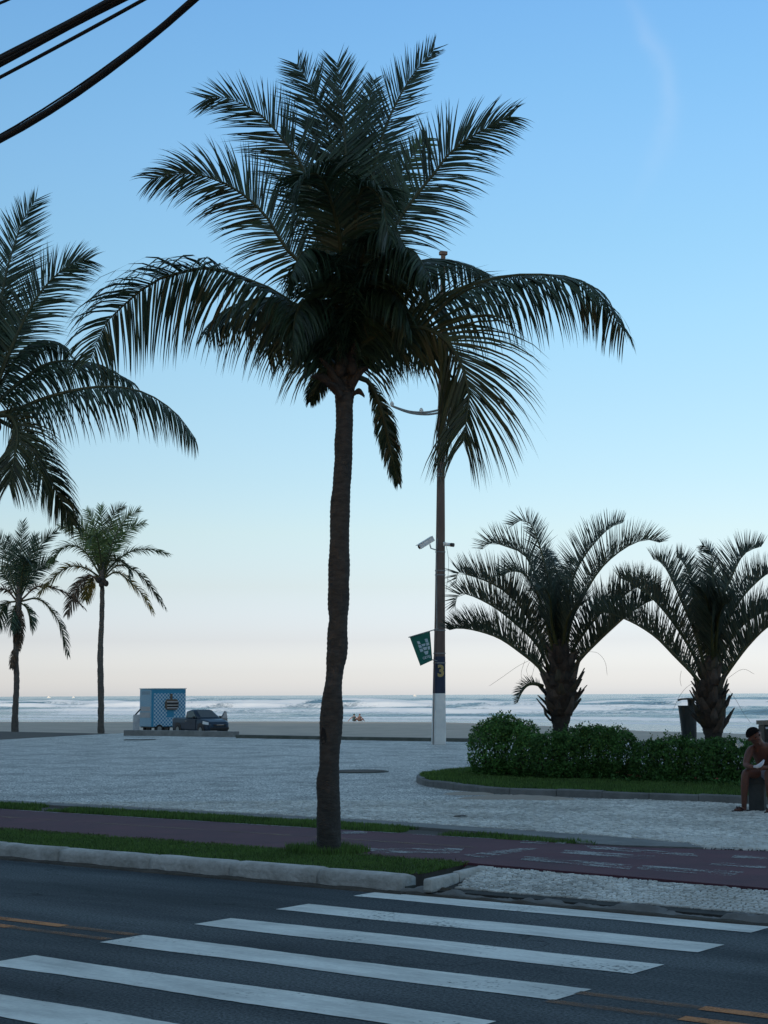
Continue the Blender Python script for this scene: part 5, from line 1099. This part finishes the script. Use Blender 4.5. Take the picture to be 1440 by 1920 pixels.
MB().box(corner+RA*(hu-.02)+Uz*(hz+hh+.18)+nR*.06, (.13, .1, .36), trot, bev=.01).build('flue', HAT, trl)
for u_ in (.55, La-.6):
    for s_ in (0, 1):
        c = corner+RA*u_+LA*(.06 if s_ == 0 else Lb-.06)+Uz*.28; w = MB().tube([c-LA*.09, c+LA*.09], .28, 18).build('wheel', RUBBER, trl); MB().tube([c-LA*.10, c-LA*.085], .16, 14).build('rim', GREYM, w)
MB().box(cen+Uz*.40, (La-.1, Lb-.1, .10), trot, bev=.01).build('chassis', BLACKM, trl)
MB().tube([corner+LA*Lb*.5+RA*La+Uz*.42, corner+LA*Lb*.5+RA*(La+.7)+Uz*.42], .05, 8).build('drawbar', GREYM, trl)
# side counter that hangs at the left end
c0 = corner+LA*Lb*.75-RA*.02; sb = thing('folding_board', tuple(P(256, 1369, 99)), 'grey-white folding board leaning at the end of the food trailer', 'board')
q = [P(250, 1340, 99), P(262, 1340, 99.2), P(261, 1371, 99), P(248.5, 1371, 98.6)]; v = q+[p+FH*.05 for p in q]
mk('panel', v, [(3, 2, 1, 0), (4, 5, 6, 7), (0, 1, 5, 4), (1, 2, 6, 5), (2, 3, 7, 6), (3, 0, 4, 7)], mat('grey_board', (.34, .34, .35), .7, .15, 3), sb)
MB().tube([P(254, 1340, 99.1), P(263, 1330, 99.6)], .05, 6).build('strut', BLACKM, sb)

# ------------------------------------------------------------------ dark pickup
DK = 95.0; cpx = P(377, 1369, DK); kz = float(sand_z(np.array(cpx.x), np.array(cpx.y))); ko = Vector((cpx.x, cpx.y, kz+.08))
kf = (RT0*.60-FH*.80).normalized(); ks = Vector((-kf.y, kf.x, 0))      # forward, and the truck's left side
pick = thing('pickup_truck', tuple(ko), 'dark blue compact pickup with one door open beside the food trailer', 'pickup truck')
CARP = mat('dark_blue_paint', (.012, .028, .050), .4, .15, 3, coat=.15, spec=.25); CARG = mat('car_glass', (.02, .03, .035), .08, .1, 3, spec=.7); LAMPG = mat('headlight_lens', (.55, .57, .58), .15, .1, 20, spec=.6); CHROME = mat('chrome_trim', (.55, .55, .55), .2, .1, 10, metal=.9)
def K(x, y, z): return ko+kf*x+ks*y+Uz*z
def kloft(secs, name, m, parent, smooth=True):
    return loft([[K(x, y, z) for (y, z) in r_] for x, r_ in secs], name, m, parent, smooth=smooth)
def sec(x, hw, z0, z1, rb=.10, rt=.12):
    return (x, [(-hw+.05, z0), (-hw, z0+rb), (-hw, z0+(z1-z0)*.62), (-hw+.05, z1-rt*.35), (-hw+rt+.04, z1), (hw-rt-.04, z1), (hw-.05, z1-rt*.35), (hw, z0+(z1-z0)*.62), (hw, z0+rb), (hw-.05, z0)])
kloft([sec(-.55, .83, .26, 1.02), sec(.4, .84, .24, 1.0), sec(.95, .84, .25, .99), sec(1.35, .83, .30, .97), sec(1.75, .80, .28, .90), sec(2.05, .74, .27, .80), sec(2.20, .64, .30, .66), sec(2.26, .5, .34, .56)], 'body', CARP, pick, False)
kloft([sec(-2.2, .78, .36, .98), sec(-2.12, .82, .30, 1.02), sec(-1.3, .83, .28, 1.03), sec(-.552, .83, .26, 1.02)], 'bed_side', CARP, pick, False)
kloft([(-2.1, [(-.68, .6), (-.68, 1.026), (.68, 1.026), (.68, .6)]), (-.75, [(-.68, .6), (-.68, 1.036), (.68, 1.036), (.68, .6)])], 'bed_liner', BLACKM, pick, False)
cab = kloft([(-.62, [(-.74, .98), (-.66, 1.40), (-.45, 1.47), (.45, 1.47), (.66, 1.40), (.74, .98)]), (-.25, [(-.75, .98), (-.65, 1.47), (-.45, 1.53), (.45, 1.53), (.65, 1.47), (.75, .98)]), (.25, [(-.76, .98), (-.64, 1.46), (-.45, 1.52), (.45, 1.52), (.64, 1.46), (.76, .98)]), (1.08, [(-.74, .95), (-.70, 1.02), (-.5, 1.04), (.5, 1.04), (.70, 1.02), (.74, .95)])], 'cabin', CARP, pick)
def kq(name, pts, m, parent, off): 
    P_ = [K(*p) for p in pts]; n = (P_[1]-P_[0]).cross(P_[2]-P_[0]).normalized(); c = sum(P_, Vector())/len(P_)
    if n.dot(c-K(.0, 0, .9)) < 0: n = -n
    v = [p+n*off for p in P_]+[p-n*.01 for p in P_]; k = len(P_)
    return mk(name, v, [tuple(range(k)), tuple(range(2*k-1, k-1, -1))]+[(i, k+i, k+(i+1) % k, (i+1) % k) for i in range(k)], m, parent)
kq('windscreen', [(1.02, -.60, 1.05), (1.02, .60, 1.05), (.32, .52, 1.475), (.32, -.52, 1.475)], CARG, pick, .022)
kq('rear_window', [(-.63, -.55, 1.06), (-.63, .55, 1.06), (-.63, .42, 1.40), (-.63, -.42, 1.40)], CARG, pick, .015)
for s_ in (-1, 1):
    d = kq('door', [(-.5, s_*.845, .34), (.78, s_*.850, .34), (.80, s_*.850, .93), (-.5, s_*.845, .95)], CARP, pick, .012) if s_ < 0 else None
    if d: 
        MB().box(K(-.35, s_*.872, .84), (.16, .02, .03), Matrix((kf, ks, Uz)).transposed(), bev=.006).build('handle', CHROME, d)
    kq('side_window', [(-.45, s_*.735, 1.05), (.70, s_*.745, 1.05), (.20, s_*.665, 1.43), (-.30, s_*.660, 1.43)], CARG, pick, .012)
    for wx in (-1.42, 1.38):
        c = K(wx, s_*.70, .30); MB().tube([K(wx, s_*.55, .34), K(wx, s_*.848, .34)], .40, 20).build('wheel_arch', BLACKM, pick)
        w = MB().tube([K(wx, s_*.64, .29), K(wx, s_*.68, .29), K(wx, s_*.84, .29), K(wx, s_*.862, .29)], [.27, .30, .30, .27], 22).build('wheel', RUBBER, pick); MB().tube([K(wx, s_*.80, .29), K(wx, s_*.868, .29)], [.20, .185], 14).build('rim', GREYM, w)
    MB().add([K(1.60, s_*.83, .66), K(2.10, s_*.70, .62), K(2.04, s_*.66, .76), K(1.62, s_*.79, .84), K(1.60, s_*.85, .68), K(2.15, s_*.73, .62), K(2.08, s_*.69, .77), K(1.62, s_*.82, .85)], [(4, 5, 6, 7), (0, 4, 7, 3), (1, 2, 6, 5), (3, 7, 6, 2), (0, 1, 5, 4)]).build('headlight', LAMPG, pick)
    mi = MB().box(K(.72, s_*.93, 1.06), (.10, .17, .14), Matrix((kf, ks, Uz)).transposed(), bev=.03).build('mirror', BLACKM, pick)
    MB().box(K(-2.2, s_*.70, .80), (.06, .12, .34), Matrix((kf, ks, Uz)).transposed(), bev=.01).build('tail_light', mat('tail_lens', (.25, .01, .01), .3, .1, 10) if s_ < 0 else bpy.data.materials['tail_lens'], pick)
kr = Matrix((kf, ks, Uz)).transposed()
MB().box(K(2.21, 0, .60), (.14, .86, .12), kr, bev=.02).build('grille', BLACKM, pick); MB().box(K(2.285, 0, .62), (.02, .5, .03), kr, bev=.006).build('badge_bar', CHROME, pick)
MB().box(K(2.19, 0, .40), (.22, 1.26, .16), kr, bev=.05).build('bumper', BLACKM, pick)
# the open door on the far side: swung out on its front hinge
hx = K(.82, .86, 0); od = (-kf*math.cos(R(52))+ks*math.sin(R(52))).normalized(); 
dv = [hx+od*u+Uz*z for u, z in ((0, .36), (1.15, .36), (1.18, .95), (.98, 1.40), (.70, 1.42), (.02, .98))]; v = dv+[p+kf*.07 for p in dv]
dr = mk('door', v, [tuple(range(6)), tuple(range(11, 5, -1))]+[(i, 6+i, 6+(i+1) % 6, (i+1) % 6) for i in range(6)], CARP, pick); dr['label'] = 'door standing open'
wv_ = [hx+od*u+Uz*z for u, z in ((.22, 1.0), (1.10, .99), (.93, 1.34), (.72, 1.36))]; v = [p-kf*.006 for p in wv_]+[p+kf*.076 for p in wv_]
mk('side_window', v, [(0, 1, 2, 3), (7, 6, 5, 4), (0, 4, 5, 1), (1, 5, 6, 2), (2, 6, 7, 3), (3, 7, 4, 0)], mat('clear_glass', (.10, .13, .15), .1, .05, 3, spec=.7), dr)

# ------------------------------------------------------------------ overhead cables, hung parallel to the avenue on the near kerb line
V0 = 4.6
def cable(pxs, rad, label, strands=1, spread=0.0, v0=V0):
    pts = []
    for x, y in pxs: d = ray(x, y); pts.append(CAM+d*(v0/d.y))
    X_ = np.array([p.x for p in pts]); Z_ = np.array([p.z for p in pts]); co = np.polyfit(X_, Z_, min(2, len(pts)-1)); x0, x1 = X_.min()-3, X_.max()+3
    xs_ = np.linspace(x0, x1, 40); c = [Vector((x, v0, float(np.polyval(co, x)))) for x in xs_]
    sl0, sl1 = np.polyval(np.polyder(co), x0), np.polyval(np.polyder(co), x1)
    pre = [Vector((x0-k, v0, c[0].z-sl0*k+.012*k*k)) for k in (12, 9, 6, 3, 1)]; post = [Vector((x1+k, v0, c[-1].z+sl1*k)) for k in (1, 3, 5)]; c = pre+c+post
    o = MB(); rr = random.Random(len(pxs)+int(rad*1e4))
    if strands == 1: o.tube(c, rad, 10)
    else:
        for k in range(strands):
            a = 2*math.pi*k/strands; o.tube([p+Vector((0, math.cos(a+i*.05)*spread*.6, math.sin(a+i*.05)*spread+.004*math.sin(i*.9+k))) for i, p in enumerate(c)], rad*rr.uniform(.8, 1.15), 8)
    ob = o.build('overhead_cable', RUBBER, None, True, origin=tuple(c[20])); tag(ob, label, 'cable', 'cables over the avenue'); return ob
cable([(0, 6), (14, 0), (60, -22)], .007, 'thin black cable crossing only the very corner of the sky above the thick bundle')
cable([(0, 115), (108, 58), (218, 0)], .011, 'thick bundle of black cables strung across the sky', 7, .016)
cable([(0, 145), (135, 73), (268, 0)], .0085, 'single black cable just below the thick cable bundle')
cable([(0, 262), (110, 197), (235, 108), (363, 0)], .0165, 'heavy black cable sagging lowest across the sky')
cable([(0, 253), (110, 186), (215, 113), (330, 24)], .0045, 'thin wire running along the top of the lowest heavy cable')

# ------------------------------------------------------------------ small white boats on the horizon
for (x, D, s_, lab) in ((92, 3300, .95, 'small white boat on the horizon between the two palms at the sand'), (138, 3600, .8, 'tiny pale boat on the horizon near the slender palm trunk'), (778, 3200, .9, 'small white boat on the horizon left of the tall pole')):
    c = P(x, 1303, D); c.z = SEA; t = thing('boat', tuple(c), lab, 'boat'); pf = [(-4, .0), (-4.2, 1.4), (4.8, 1.8), (3.6, 0)]
    V = [c+RT0*a*s_+Uz*b*s_+FH*w for w in (-1.3, 1.3) for a, b in pf]; mk('hull', V, [(0, 1, 2, 3), (7, 6, 5, 4), (0, 4, 5, 1), (1, 5, 6, 2), (2, 6, 7, 3), (3, 7, 4, 0)], WHITEM, t)
    MB().box(c+Uz*2.6*s_-RT0*.6, (3.4*s_, 1.8, 2.2*s_), Matrix.Rotation(YAW, 3, 'Z'), bev=.1).build('cabin', WHITEM, t)
# a few scraps on the paving
for (x, y, z, lab) in ((862, 1531, .16, 'dark flat scrap lying on the pale paving stones'),):
    c = G(x, y, z); o = MB().add([c+RT0*u+FH*v+Vector((0, 0, w)) for u, v, w in ((-.09, -.05, .004), (.02, -.08, .012), (.11, -.02, .004), (.05, .07, .02), (-.06, .06, .006))], [(0, 1, 2, 3, 4)]).build('scrap', SOIL, None); tag(o, lab, 'litter')
for ob in bpy.data.objects:
    if '_o' in ob: del ob['_o']
print('objects done')
